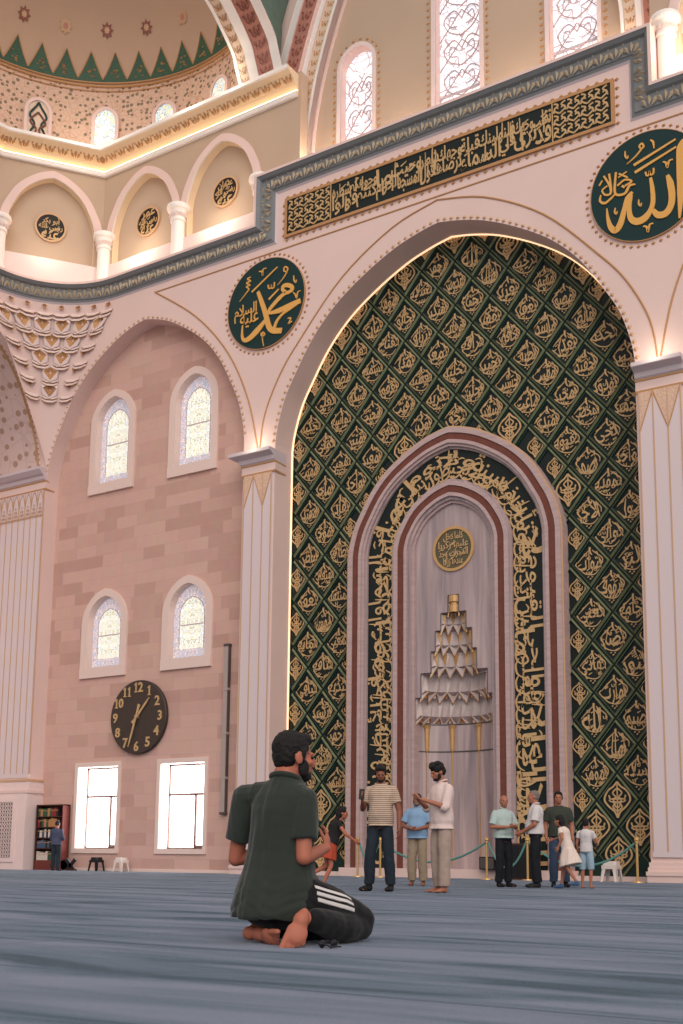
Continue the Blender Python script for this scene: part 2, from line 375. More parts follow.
# stone wall with its openings
WIN = [(-28.25, .80, 13.55, 16.72), (-24.52, .80, 13.55, 16.72), (-28.25, .80, 6.92, 9.42), (-24.52, .80, 6.92, 9.42)]
BOT = [(-28.27, .93, .74, 3.5), (-24.53, .93, .74, 3.5)]
YC = YW+.6
holes = [roundarch(*w) for w in WIN] + [[(cx-h, z0), (cx-h, z1), (cx+h, z1), (cx+h, z0)] for cx, h, z0, z1 in BOT]
mb = MB(); mb.poly([(-31.4, 0), (-21.4, 0), (-21.4, 19.4), (-31.4, 19.4)], holes, YC, YC+.5, 'stone'); struct(mb.build('wall_stone'))
n = 0
for w in WIN:
    n += 1; cx, h, z0, z1 = w
    A = roundarch(cx, h, z0, z1); B = roundarch(cx, h+.27, z0, z1+.27)
    root = empty('window_%d' % n, (cx, YC, z0)); struct(root)
    mb = MB(); mb.band(A, B, YC-.07, YC+.02, 'frame_trim'); C_ = roundarch(cx, h-.02, z0+.02, z1-.02)
    mb.band(C_, A, YC-.03, YC+.24, 'frame_trim'); mb.box((cx-h-.27, YC-.09, z0-.36), (cx+h+.27, YC+.3, z0), 'frame_trim'); mb.build('window_frame', root)
    mb = MB(); inner = roundarch(cx, h*.66, z0+.34, z1-.40); mid = roundarch(cx, h, z0, z1)
    mb.poly(mid, [inner], YC+.22, YC+.26, 'glass_edge'); mb.build('glass_border', root, origin=(cx, YC+.24, (z0+z1)/2))
    mb = MB(); mb.poly(inner, [], YC+.22, YC+.26, 'glass_centre'); mb.build('glass', root, origin=(cx, YC+.24, (z0+z1)/2))
    mb = MB(); mb.band(roundarch(cx, h*.64, z0+.36, z1-.42), roundarch(cx, h*.67, z0+.33, z1-.39), YC+.20, YC+.23, 'plaster_grey')
    zc = (z0+z1)/2-.1; mb.box((cx-h*.6, YC+.20, zc-.02), (cx+h*.6, YC+.23, zc+.02), 'plaster_grey')
    mb.build('lead_line', root)
for cx, h, z0, z1 in BOT:
    n += 1; root = empty('window_%d' % n, (cx, YC, z0)); struct(root)
    R_ = lambda a, e: [(cx-h-a, z0), (cx-h-a, z1+a), (cx+h+a, z1+a), (cx+h+a, z0)]
    mb = MB(); mb.band(R_(0, 0), R_(.14, 0), YC-.05, YC+.02, 'frame_trim'); mb.box((cx-h-.14, YC-.06, z0-.16), (cx+h+.14, YC+.45, z0), 'frame_trim'); mb.band(R_(-.015, 0), R_(0, 0), YC-.03, YC+.48, 'white_paint')  # white reveal lining: the window glare is put into its colour
    y = YC+.42
    for a, b in (((cx-h, z0), (cx-h+.05, z1)), ((cx+h-.07, z0), (cx+h, z1)), ((cx-h, z1-.07), (cx+h, z1)), ((cx-h, z0), (cx+h, z0+.05)),
                 ((cx-h, z0+1.72), (cx+h, z0+1.80)), ((cx+.18, z0), (cx+.26, z0+1.76)), ((cx+.26, z0+.04), (cx+h-.05, z0+.13))):
        mb.box((a[0], y, a[1]), (b[0], y+.06, b[1]), 'frame_brown')
    mb.build('window_frame', root)
    mb = MB(); mb.box((cx-h, YC+.5, z0), (cx+h, YC+.52, z1), 'glass_day'); mb.build('glass', root)
mb = MB(); mb.box((-31, YC-.03, 0), (-21.9, YC, .10), 'frame_trim'); struct(mb.build('baseboard_left'))

# ------------------------------------------------------------------ tooth rows and gilt lines on the wall
mb = MB(); beads(mb, ARCH_M[1:-1], .075, YW, .075, .22, 'gold_pale'); beads(mb, ARCH_C[1:-1], .065, YW, .065, .22, 'gold_pale')
struct(mb.build('trim_1'))
mb = MB()
g1 = spline([(-25.98, 19.85, 0), (-24.35, 18.68, 0), (-23.23, 17.57, 0), (-22.35, 16.31, 0), (-21.7, 14.8, 0), (-21.32, 13.2, 0)], 5)
g2 = spline([(-21.26, 13.2, 0), (-21.09, 14.34, 0), (-20.53, 15.55, 0), (-19.78, 16.54, 0), (-18.23, 18.2, 0), (-16.45, 19.3, 0), (CM, 19.72, 0)], 5)
for L in (g1, g2, [(2*CM-p.x, p.y) for p in g1], [(2*CM-p.x, p.y) for p in g2]):
    mb.tube([(p[0], YW-.005, p[1]) for p in L], .028, 'gold_dull', 6)
for x0, x1 in ((-25.98, -3.8),):
    mb.tube([(x0, YW-.005, 19.83), (x1, YW-.005, 19.83)], .026, 'gold_dull', 6)
struct(mb.build('trim_2'))
mb = MB(); e = arch(CM, MH-.03, MS, MA-.03, .1); mb.band(e, arch(CM, MH+.02, MS, MA+.02, .1), YW+.89, YW+.94, 'led_soft'); struct(mb.build('trim_3'))

# ------------------------------------------------------------------ fluted piers
def pier(name, x0, x1, z1, lines, zb, capx0, capx1, captop, chev=1.05):
    root = empty(name, ((x0+x1)/2, YW, 0)); struct(root); W = x1-x0
    mb = MB(); mb.box((x0+.06, YW-.045, zb), (x1-.06, YW, z1), 'plaster_flute'); mb.build('pier_shaft', root)
    mb = MB()
    for k in range(len(lines)-1):
        a, b = x0+W*lines[k], x0+W*lines[k+1]; c = (a+b)/2; y = YW-.05
        for u in ((a, b) if k == 0 else (b,)):
            mb.box((u-.014, y-.012, zb+.15), (u+.014, y+.02, z1-.02), 'gold_pale')
        if chev:
            if k % 2 == 0: L = [((a, z1-chev), (b, z1)), ]
            else: L = [((b, z1-chev), (a, z1)), ]
            for p, q in L: mb.tube([(p[0], y, p[1]), (q[0], y, q[1])], .018, 'gold_dull', 5)
            tri = [(a, z1-chev), (b, z1), (a, z1)] if k % 2 == 0 else [(b, z1-chev), (b, z1), (a, z1)]
            mb.poly(tri, [], y-.006, y+.01, 'chevron')
        else:                                   # pointed leaf head of each flute
            P = [(c+(a-c)*u, z1-.75+.72*v) for u, v in PS]; P += [(2*c-x, z) for x, z in P[::-1]]
            mb.tube([(x, y, z) for x, z in P], .014, 'gold_dull', 5)
            for i in range(4):
                for j in range(4-i):
                    px = c+(j-(3-i)/2)*.075; pz = z1-.95+.14*i
                    mb.face([(px, y-.012, pz-.06), (px+.03, y-.012, pz), (px, y-.012, pz+.07), (px-.03, y-.012, pz)], 'gold_dull')
    mb.build('gilt_line', root)
    mb = MB()
    prof = [(0, z1), (.05, z1), (.05, z1+.06), (.03, z1+.08), (.03, z1+.30), (.05, z1+.31), (.05, z1+.36), (.10, z1+.40), (.13, z1+.52), (.22, z1+.56), (.34, captop-.12), (.36, captop-.10), (.36, captop), (0, captop)]
    mts = ['plaster', 'gold_dull', 'plaster', 'plaster', 'gold_dull', 'gold_dull', 'plaster_grey', 'plaster_grey', 'plaster_grey', 'plaster_grey', 'plaster_grey', 'plaster_grey', 'plaster_grey']
    path = [(x1, YW+.6), (x1, YW), (x0, YW), (x0, YW+.6)] 
    rows = []
    for o, z in prof: rows.append([(x1+capx1*min(o, .05)/.05*.05 if capx1 >= 0 else x1, YW+.6, z), (x1+(.04 if o else 0), YW-o*1.0, z), (x0-o*capx0, YW-o*1.0, z), (x0-o*capx0, YW+.6, z)])
    for j in range(len(prof)-1): mb.grid([rows[j], rows[j+1]], mts[j])
    mb.build('capital', root)
    if chev == 0: return root
    mb = MB()
    for z, h, o in ((0, .16, .13), (.16, .10, .16), (.26, .10, .10), (.36, .12, .06)): mb.box((x0-o*.5, YW-o, z), (x1+o*.5, YW+.02, z+h), 'plaster')
    mb.build('pier_base', root)
    return root
pier('pilaster', -21.9, -20.66, 12.40, (.07, .36, .66, .93), .6, 1, 0, 13.12)
pier('pilaster', -9.14, -7.9, 12.40, (.07, .36, .66, .93), .6, 0, .4, 13.12)
# corner pier with narrow flutes and a pierced plinth grille
cp = pier('corner_pier', -33.55, -30.95, 13.55, [.02+.1225*k for k in range(9)], 3.15, 0, 0, 14.35, chev=0)
mb = MB(); mb.box((-33.6, YW-.02, 0), (-30.95, YW+.62, 14.35), 'plaster_pale'); mb.box((-33.6, YW-.16, 0), (-30.9, YW+.62, 2.62), 'plaster_pale')
mb.box((-33.6, YW-.18, 2.62), (-30.86, YW+.62, 2.72), 'plaster'); mb.box((-33.6, YW-.10, 2.72), (-30.9, YW+.62, 3.02), 'plaster_pale'); mb.box((-33.6, YW-.12, 3.02), (-30.88, YW+.62, 3.1), 'gold_pale')
mb.build('pier_core', cp)
mb = MB(); x0, x1, z0, z1 = -33.3, -31.37, .25, 2.45; y = YW-.2
RR = lambda a: [(x0+a, z0+a), (x0+a, z1-a), (x1-a, z1-a), (x1-a, z0+a), (x0+a, z0+a)]
mb.band(RR(.14), RR(0), y, YW-.16, 'plaster_pale')
mb.box((x0+.14, YW-.17, z0+.14), (x1-.14, YW-.161, z1-.14), 'black_disc')
for i in range(13):
    for j in range(15):
        cx = x0+.21+.126*i; cz = z0+.21+.127*j
        ribbon(mb, [(cx+.06*math.cos(PI*k/3+.5*(i+j)), cz+.06*math.sin(PI*k/3+.5*(i+j))) for k in range(7)], .022, 'plaster_pale', lambda u, v, h: (u, YW-.17-h, v), .02, smooth=False)
mb.build('grille', cp)

# ------------------------------------------------------------------ left wall: deep arch towards the viewer, seen from its foot
XL = -30.95
def LP(Yc, half, zs, za, y): pass
LA = arch(YW-4.55, 4.55, 14.3, 19.6, 14.3)          # (y, z) outline; foot at YW
mb = MB(); E = [(y, z) for y, z in LA]
mb.grid([[(XL-2.6, y, z) for y, z in E], [(XL-.42, y, z) for y, z in E]], 'soffit_stars')
mb.uv = lambda p: (p.x, math.atan2(p.z-14.3, p.y-(YW-4.55))*5.0)
o = mb.build('wall_left'); struct(o)
mb = MB()
mb.grid([[(XL-.42, y, z) for y, z in E], [(XL, y, z) for y, z in E]], 'plaster')
mb.poly([(14, 14.3)]+[(y, z) for y, z in E]+[(YW, 14.3), (YW, 20.7), (14, 20.7)], [], 0, 0.02, 'plaster', conv=lambda p, h: (XL-h, p[0], p[1]))
struct(mb.build('wall_left'))
mb = MB(); mb.tube([(XL-.44, y, z-.01) for y, z in E], .03, 'gold', 6); mb.tube([(XL-.38, y, z-.01) for y, z in E], .012, 'gold_dull', 5)
P = [Vector(p) for p in E]; d = 0; nx = .1
for a, b in zip(P, P[1:]):
    L = (b-a).length; t = (b-a)/L
    while nx < d+L:
        c = a+t*(nx-d); nx += .2; mb.raw([(XL-.36, c.x-.05, c.y), (XL-.28, c.x, c.y), (XL-.36, c.x+.05, c.y), (XL-.34, c.x, c.y-.05)], [(0, 1, 3), (1, 2, 3), (0, 3, 2)], 'gold_dull')
    d += L
struct(mb.build('trim_4'))
mb = MB(); mb.box((-33.6, YW+.3, 0), (-33.55, 8, 20.7), 'plaster_pale'); struct(mb.build('wall_left'))

# ------------------------------------------------------------------ corner pendentive: rounded corner that widens upward, with rows of gilt cells
def rad(z): return 3.2*max(0, (z-14.35)/(20.08-14.35))**1.15
def pend(z, a, push=0):                   # a: 0 on the left wall .. 1 on the back wall
    r = rad(z); t = PI-a*PI/2; rr = r+push
    return Vector((XL+r+rr*math.cos(t), YW-r+rr*math.sin(t), z))
mb = MB(); zs = [14.36+(20.1-14.36)*k/24 for k in range(25)]
mb.grid([[pend(z, a/16) for a in range(17)] for z in zs], 'plaster', flip=True)
struct(mb.build('pendentive', smooth=True))
ROWS = [(19.82, 8, 0), (19.34, 6, 1), (18.80, 5, 1), (18.22, 4, 1), (17.66, 3, 1), (17.08, 3, 2)]
cells = MB(); ledge = MB()
for z, n, kind in ROWS:
    arc = rad(z)*PI/2
    for k in range(n):
        a = (k+.5)/n; edge = k in (0, n-1) and n in (5, 4, 3)
        def q(da, dz, push): return pend(z+dz, min(1, max(0, a+da/arc)), -push)
        w = min(.30, arc/n*.46); g = 1 if kind and not edge else .42
        if kind == 2: g *= .8
        gz = .12 if edge or not kind else 0
        if kind or k % 1 == 0:
            cells.raw([q(0, .25*g+gz, .03), q(-w*.85*g, .06*g+gz, .10), q(0, -.25*g+gz, .13), q(w*.85*g, .06*g+gz, .10), q(0, .05*g+gz, -.02)], [(0, 1, 4), (1, 2, 4), (2, 3, 4), (3, 0, 4)], 'gold_dull')
        if not edge and kind:           # pale hood facets beside each gilt hollow
            for sg_ in (-1, 1):
                ledge.raw([q(0, .30, .05), q(w*.95*sg_, .22, .02), q(w*1.0*sg_, -.02, .06), q(w*.85*sg_, .06, .105), q(0, .25, .035), q(w*.9*sg_, -.18, .09), q(0, -.30, .14), q(0, -.25, .135)], [(0, 1, 3, 4), (1, 2, 3), (3, 2, 5), (3, 5, 6, 7)], 'plaster_pale')
        for dz in ((-.22, -.33) if kind else (-.10, -.24)):
            e0, e1 = (q(-w*1.05, dz+.05, .04), q(w*1.05, dz+.05, .04)); m0, m1 = q(-w*.5, dz-.03, .10), q(w*.5, dz-.03, .10); dn = Vector((0, 0, -.07))
            ledge.raw([e0, m0, m1, e1, e0+dn, m0+dn, m1+dn, e1+dn, q(-w*1.05, dz+.05, -.02), q(w*1.05, dz+.05, -.02)], [(0, 1, 5, 4), (1, 2, 6, 5), (2, 3, 7, 6), (8, 1, 0), (8, 9, 2, 1), (9, 3, 2)], 'plaster_pale')
            ledge.tube([e0+dn, m0+dn, m1+dn, e1+dn], .012, 'gold_dull', 4)
struct(cells.build('trim_5')); struct(ledge.build('trim_6'))

# ------------------------------------------------------------------ grey cornice that steps up round the inscription
CP = [(0, 0), (.06, .05), (.14, .08), (.16, .12), (.50, .17), (.54, .26), (.62, .33), (.63, .35), (.72, .35), (.72, -.3)]
CMT = ['plaster_grey', 'cornice_grey', 'cornice_grey', 'cornice_grey', 'cornice_grey', 'cornice_grey', 'cornice_grey', 'plaster', 'plaster']
mb = MB()
path = [(-27.7, 20.08), (-20.75, 20.08), (-20.75, 21.82), (-9.05, 21.82), (-9.05, 20.08), (-2.5, 20.08)]
mb.sweep(path, CP, lambda p, h: (p.x, YW-h, p.y), CMT)
arcp = [(XL-.0, 12), (XL, 24.8)] + [(XL+3.2+3.2*math.cos(PI-a*PI/32), 24.8+3.2*math.sin(PI-a*PI/32)) for a in range(1, 17)]
arcp[-1] = (-27.7, 28.0)
CP2 = [(-h, 20.08+o) for o, h in CP]
mb.sweep(arcp, CP2, lambda p, h: (p.x, p.y, h), CMT)
struct(mb.build('cornice'))
def leaf(mb, c, t, n, o, s, mt):         # small palmette relief: centre, along, up, out
    c, t, n, o = map(Vector, (c, t, n, o))
    def P(u, v, h): return c+t*(u*s)+n*(v*s)+o*(h*s)
    for pts in ([(0, .55), (.14, .15), (0, -.3), (-.14, .15)], [(.2, .1), (.42, .25), (.40, -.12), (.12, -.35)], [(-.2, .1), (-.12, -.35), (-.40, -.12), (-.42, .25)], [(.44, .5), (.3, .32), (.44, .2), (.54, .36)], [(-.44, .5), (-.54, .36), (-.44, .2), (-.3, .32)]):
        m_ = (sum(p[0] for p in pts)/4, sum(p[1] for p in pts)/4)
        vs = [P(u, v, 0) for u, v in pts]+[P(m_[0], m_[1], .16)]; mb.raw(vs, [(0, 1, 4), (1, 2, 4), (2, 3, 4), (3, 0, 4)], mt)
mb = MB(); st = .40
def leafrow(a, b, along, up, out, mt='cornice_leaf', s=.52, step=.42):
    a, b = Vector(a), Vector(b); L = (b-a).length; k = int(L/step)
    for i in range(k): leaf(mb, a+(b-a)*((i+.5)/k), along, up, out, s, mt)
yo = YW-.15
leafrow((-27.7, yo, 20.41), (-21.1, yo, 20.41), (1, 0, 0), (0, .15, .97), (0, -1, 0))
leafrow((-21.08, yo, 20.45), (-21.08, yo, 22.1), (0, 0, 1), (-1, 0, 0), (0, -1, 0))
leafrow((-21.1, yo, 22.15), (-8.7, yo, 22.15), (1, 0, 0), (0, .15, .97), (0, -1, 0))
leafrow((-8.72, yo, 22.1), (-8.72, yo, 20.45), (0, 0, 1), (1, 0, 0), (0, -1, 0))
leafrow((-8.7, yo, 20.41), (-3, yo, 20.41), (1, 0, 0), (0, .15, .97), (0, -1, 0))
for a in range(13):
    t = PI-(a+.5)/13*PI/2; c = Vector((XL+3.2+3.05*math.cos(t), 24.8+3.05*math.sin(t), 20.41)); leaf(mb, c, (math.sin(t), -math.cos(t), 0), (0, 0, 1), (-math.cos(t), -math.sin(t), 0), .50, 'cornice_leaf')
leafrow((XL+.15, 14, 20.41), (XL+.15, 24.8, 20.41), (0, 1, 0), (0, 0, 1), (1, 0, 0))
struct(mb.build('trim_7'))
# ------------------------------------------------------------------ gallery above the cornice: blind arcade with lit niches
YG = 28.4
P1, P2 = Vector((-29.05, YG)), Vector((-31.25, 25.40)); P3 = Vector((-31.95, 21.4)); PE = Vector((-20.3, YG))
NZ0, NZ1 = 20.6, 25.45
def seg(a, b):                       # local frame of one straight stretch of gallery wall: along, inward (towards the hall)
    t = (b-a).normalized(); return t, Vector((t.y, -t.x))
def gwall(name, a, b, arches):
    t, nrm = seg(a, b); L = (b-a).length
    conv = lambda p, h: (a.x+t.x*p[0]-nrm.x*h, a.y+t.y*p[0]-nrm.y*h, p[1])
    holes = [arch(c, hw, 22.95, za, 20.7) for c, hw, za in arches]
    mb = MB(); mb.poly([(0, 20.6), (L, 20.6), (L, NZ1), (0, NZ1)], holes, 0, .3, 'greige', 'cove_cream', conv=conv, back=False); struct(mb.build(name))
    mb = MB(); mb.poly([(0, 20.6), (L, 20.6), (L, NZ1), (0, NZ1)], [], .30, .4, 'greige', conv=conv); struct(mb.build(name))
    for c, hw, za in arches:
        mb = MB(); A, B = arch(c, hw, 22.95, za, 22.95), arch(c, hw+.30, 22.95, za+.27, 22.95)
        R = lambda o, h: [conv(p, h) for p in o]
        mb.grid([R(A, -.06), R(B, -.06)], 'plaster'); mb.grid([R(B, -.06), R(B, .02)], 'plaster'); mb.grid([R(A, .02), R(A, -.06)], 'white_paint')  # inner edge white: glow of the lit soffit painted into the colour
        struct(mb.build('arch_moulding'))
    mb = MB(); z0, z1 = 20.6, 21.75     # white curb at the foot of the arcade
    mb.raw([conv((0, z0), -.14), conv((L, z0), -.14), conv((L, z1), -.10), conv((0, z1), -.10), conv((L, z1), .28), conv((0, z1), .28)], [(0, 1, 2, 3), (3, 2, 4, 5)], 'plaster_pale'); struct(mb.build('curb'))
    return conv
LQ = P1.x; c1 = -27.05-LQ; c2 = -23.5-LQ
cvB = gwall('wall_gallery', P1, Vector((-21.2, YG)), [(c1, 1.47, 24.9), (c2, 1.47, 24.9)])
LC = (P1-P2).length
cvC = gwall('wall_gallery', P2, P1, [(LC/2, LC/2-.30, 24.95)])
cvD = gwall('wall_gallery', P3, P2, [(2.1, 1.5, 24.9)])
mb = MB(); mb.box((-21.62, YW-.02, 20.7), (-21.5, YG+.2, 22.62), 'white_paint'); mb.box((-21.2, YG, 20.6), (-20.2, YG+.4, 26.3), 'greige'); struct(mb.build('wall_gallery'))
# the same gallery begins again at the other side of the niche bay
cvR = gwall('wall_gallery', Vector((-8.55, YG)), Vector((-3, YG)), [(2.25, 1.47, 24.9)])
def column(x, y, label):
    root = empty('gallery_column', (x, y, 20.6), label, 'column', 'white columns of the gallery arcade')
    mb = MB(); mb.lathe((x, y, 20.6), [(.27, 0), (.27, .5), (.24, .55), (.235, 1.75)], 'white_paint', 20); mb.build('shaft', root, smooth=True)
    mb = MB(); mb.lathe((x, y, 20.6), [(.235, 1.75), (.28, 1.77), (.28, 1.83), (.255, 1.86), (.27, 2.02), (.33, 2.16), (.40, 2.20), (.42, 2.26), (.40, 2.36), (.33, 2.40), (0, 2.40)], 'white_paint', 24)
    for k in range(16):
        t = 2*PI*k/16; c = Vector((x+.285*math.cos(t), y+.285*math.sin(t), 22.55))
        leaf(mb, c, (-math.sin(t), math.cos(t), 0), (math.cos(t)*.3, math.sin(t)*.3, .95), (math.cos(t), math.sin(t), 0), .17, 'plaster_pale')
    mb.build('capital', root)
    return root
column(-28.83, YG-.12, 'lit white gallery column at the corner between the wide arch and the next')
column(-25.27, YG-.12, 'lit white gallery column between the two small pointed arches above the round emblem')
column(-21.78, YG+.02, 'white gallery column half hidden behind the stepped grey cornice')
column(-8.1, YG-.12, 'bright white gallery column above the cornice at the right edge')
column(P2.x+.15, P2.y-.05, 'white gallery column at the left edge beside the wide arch')

def ink_disc(root, conv, r, txts, ringmat='gold_pale', disc='black_disc', script='gold_script', dep=.05):
    mb = MB(); n = 36
    ring = lambda q, h: [conv(q*math.cos(2*PI*k/n), q*math.sin(2*PI*k/n), h) for k in range(n)]
    mb.face(ring(r, dep), disc); mb.grid([ring(r, 0), ring(r, dep)], disc, closed=True); mb.build('disc', root)
    mb = MB(); mb.grid([ring(r*1.14, 0), ring(r*1.14, dep+.03), ring(r*1.0, dep+.03), ring(r*1.0, 0)], ringmat, closed=True); mb.build('rim', root)
    mb = MB(); cv = lambda u, v, h: conv(u, v, dep+h); nr = len(txts)
    for i, s in enumerate(txts):
        v1 = r*.86-(2*r*.86)*i/nr; v0 = v1-2*r*.86/nr*1.12; vm = max(abs(v0), abs(v1)) if nr > 1 else r*.5; hw = math.sqrt(max(.1, (r*.93)**2-min(vm, r*.8)**2))
        letter(mb, shape(s), (-hw, v0, hw, v1), script, cv, .014, .02)
    for k in range(14):
        t = random.uniform(0, 2*PI); q = r*random.uniform(.2, .75); u, v = q*math.cos(t), q*math.sin(t)
        ribbon(mb, [(u-.12*r, v-.06*r), (u+.10*r, v+.10*r)], .035*r, script, cv, .02)
    mb.build('calligraphy', root)
for cv, c, lab, ts in ((cvC, LC/2, 'black gold-lettered roundel under the wide gallery arch at the far left', ['أبو بكر', 'رضي الله', 'عنه']), (cvB, c1, 'black gold-lettered roundel under the middle gallery arch', ['عمر', 'رضي الله', 'عنه']), (cvB, c2, 'black gold-lettered roundel under the gallery arch nearest the stepped cornice', ['عثمان', 'رضي الله', 'عنه'])):
    z = 23.16; o = Vector(cv((c, z), .30)); root = empty('calligraphy_roundel', o, lab, 'wall roundel', 'small roundels of the gallery')
    ink_disc(root, (lambda cv, c, z: (lambda u, v, h: cv((c+u, z+v), .30-h)))(cv, c, z), .50, ts)

# ------------------------------------------------------------------ upper cornice, drum, half-seen dome
UP = [(0, 25.38), (-.10, 25.38), (-.12, 25.42), (-.12, 25.56), (-.02, 25.58), (-.06, 25.70), (-.18, 25.82), (-.44, 25.98), (-.60, 26.06), (-.66, 26.08), (-.66, 26.20), (0.3, 26.2)]
UM = ['white_paint', 'white_paint', 'white_paint', 'greige', 'cove_cream', 'cove_cream', 'cove_cream', 'cove_cream', 'white_paint', 'white_paint', 'white_paint']
mb = MB(); path = [P3, P2, P1, PE]; mb.sweep(path, UP, lambda p, h: (p.x, p.y, h), UM)
cap = [Vector((PE.x, PE.y+o, z)) for o, z in UP]; mb.face(cap[::-1], 'cove_cream'); struct(mb.build('cornice'))
mb = MB()
for a, b in ((P3, P2), (P2, P1), (P1, PE)):
    t, nr = seg(a, b); L = (b-a).length; k = int(L/.42)
    for i in range(k):
        p = a+t*((i+.5)*L/k)+nr*.32; leaf(mb, (p.x, p.y, 25.88), (t.x, t.y, 0), (nr.x*.6, nr.y*.6, .6), (nr.x*.6, nr.y*.6, -.6), .40, 'gold_dull')
struct(mb.build('trim_8'))
mb = MB(); mb.sweep(path, [(-.115, 25.59), (-.03, 25.605)], lambda p, h: (p.x, p.y, h), 'led'); struct(mb.build('trim_15'))
DC, DR = (-25.45, 23.0), 6.18
A0, A1 = math.radians(55), math.radians(215)
mb = MB(); n = 70
WA = [146.8, 123.8, 102.0, 77.5]
rows = [[(DC[0]+DR*math.cos(A0+(A1-A0)*i/n), DC[1]+DR*math.sin(A0+(A1-A0)*i/n), z) for i in range(n+1)] for z in (26.12, 27, 29)]
mb.grid(rows, 'drum_floral', flip=True); mb.uv = lambda p: (math.atan2(p.y-DC[1], p.x-DC[0])*6.18, p.z); struct(mb.build('wall_drum', smooth=True))
mb = MB(); a = lambda t, z, r: (DC[0]+r*math.cos(t), DC[1]+r*math.sin(t), z)
for z, r in ((28.92, .05), (29.06, .035), (28.72, .02)): mb.tube([a(A0+(A1-A0)*i/n, z, DR-.03) for i in range(n+1)], r, 'gold_dull', 6)
struct(mb.build('trim_9'))
mb = MB(); rows = []
for j in range(15):
    t = j/14*PI/2*.98; rows.append([(DC[0]+DR*math.cos(t)*math.cos(A0+(A1-A0)*i/n), DC[1]+DR*math.cos(t)*math.sin(A0+(A1-A0)*i/n), 29+5.6*math.sin(t)) for i in range(n+1)])
mb.grid(rows, 'dome_paint', flip=True); struct(mb.build('ceiling_dome', smooth=True))
# saw-tooth painted band, laid on the dome
mb = MB(); edge = MB(); sp_ = math.radians(8.55); k0 = math.radians(155.4)
def dm(t, z, push=.03):
    s = (z-29)/5.6; r = DR*math.sqrt(1-s*s)-push; return (DC[0]+r*math.cos(t), DC[1]+r*math.sin(t), z)
for k in range(-6, 13):
    c = k0-k*sp_
    if not A0+sp_ < c < A1-sp_: continue
    prof = [(1, 29.06), (1, 29.2), (.80, 29.38), (.60, 29.58), (.38, 29.82), (.18, 30.04), (0, 30.22)]
    rows = [[dm(c+sp_/2*w*s, z) for s in (-1, -.5, 0, .5, 1)] for w, z in prof]
    i0 = len(mb.v); mb.grid(rows, 'dome_green' if abs(c-math.radians(126)) < math.radians(26) else 'dome_green', flip=True)
    edge.tube([dm(c-sp_/2*w, z, .04) for w, z in prof[1:]]+[dm(c+sp_/2*w, z, .04) for w, z in prof[1:-1][::-1]], .022, 'gold_dull', 5)
    for j in range(9):
        w = random.uniform(-.3, .3); z = 29.25+random.random()*.4; p = Vector(dm(c+sp_/2*w, z, .045))
        t = Vector((-math.sin(c), math.cos(c), 0)); leaf(edge, p, t, (0, 0, 1), (-math.cos(c), -math.sin(c), 0), .09, 'gold_dull')
struct(mb.build('trim_10')); struct(edge.build('trim_11'))
mb = MB()                              # painted star medallions on the dome
for k in range(8):
    t = math.radians(184.5-k*15.1); z = 30.95
    for s_, mt in ((.25, 'rose_dark' if k % 3 else 'gold_pale'), (.12, 'gold_pale' if k % 3 else 'rose_band')):
        c = Vector(dm(t, z, .04+.01*(s_ < .2))); u = Vector((-math.sin(t), math.cos(t), 0)); v = Vector((-math.cos(t)*.35, -math.sin(t)*.35, .93))
        pts = [c]+[c+(u*math.cos(2*PI*j/16)+v*1.25*math.sin(2*PI*j/16))*s_*(1 if j % 2 == 0 else .62) for j in range(16)]
        mb.raw(pts, [(0, 1+(j+1) % 16, 1+j) for j in range(16)], mt)
struct(mb.build('trim_12'))
for i, dg in enumerate(WA):
    t = math.radians(dg); u = Vector((math.sin(t), -math.cos(t), 0)); nrm = Vector((-math.cos(t), -math.sin(t), 0)); c = Vector((DC[0]+DR*math.cos(t), DC[1]+DR*math.sin(t), 0))
    cv = lambda p, h: tuple(c+u*p[0]-nrm*h+Vector((0, 0, p[1])))
    root = empty('window_%d' % (7+i), (c.x, c.y, 26.4)); struct(root)
    A, B = roundarch(0, .37, 26.1, 27.88), roundarch(0, .50, 26.1, 28.02)
    mb = MB(); mb.grid([[cv(p, -.16) for p in A], [cv(p, -.16) for p in B], [cv(p, .05) for p in B]], 'plaster'); mb.build('window_frame', root)
    mb = MB(); mb.poly(A, [], -.13, -.05, 'glass_drum' if i else 'leaf_gold', conv=lambda p, h: cv(p, h)); mb.build('glass', root)
    if i == 0:
        mb = MB(); C2 = lambda uu, vv, h: cv((uu, vv), -.14-h)
        for s in (-1, 1):
            ribbon(mb, [(0, 26.1), (.26*s, 26.5), (.12*s, 26.9), (.3*s, 27.25), (.1*s, 27.6), (0, 27.8)], .07, 'green_disc', C2)
            ribbon(mb, [(.3*s, 26.2), (.05*s, 26.7), (.28*s, 27.0), (0, 27.4)], .06, 'red_marble', C2)
        mb.build('tracery', root)

# ------------------------------------------------------------------ great ribs and the lunette wall with tall windows
YL = 29.35
def strip(name, rows_, mt, uvs=None):
    mb = MB(); mb.grid(rows_, mt); struct(mb.build(name))
prA = spline([(27.95, 26.1, 0), (27.82, 26.40, 0), (27.62, 26.82, 0), (27.4, 27.22, 0), (26.6, 27.85, 0), (26.0, 28.2, 0), (24.4, 29, 0), (20, 30.4, 0), (16, 31.2, 0)], 5)
XS = [(-22.4, 'white_paint', 0), (-22.28, 'leaf_gold', -.05), (-21.92, 'white_paint', 0), (-21.56, 'rose_band', -.06), (-20.93, 'white_paint', 0), (-20.6, 'plaster', -.02)]
mb = MB()
for (x0, mt, h), (x1, _, _) in zip(XS, XS[1:]):
    mb.grid([[(x0, p.x, p.y-h) for p in prA], [(x1, p.x, p.y-h) for p in prA]], mt)
    mb.grid([[(x1, p.x, p.y-h) for p in prA], [(x1, p.x, p.y+.05) for p in prA]], 'plaster')
mb.grid([[(-22.4, p.x, p.y+1.2) for p in prA], [(-22.4, p.x, p.y) for p in prA]], 'plaster')
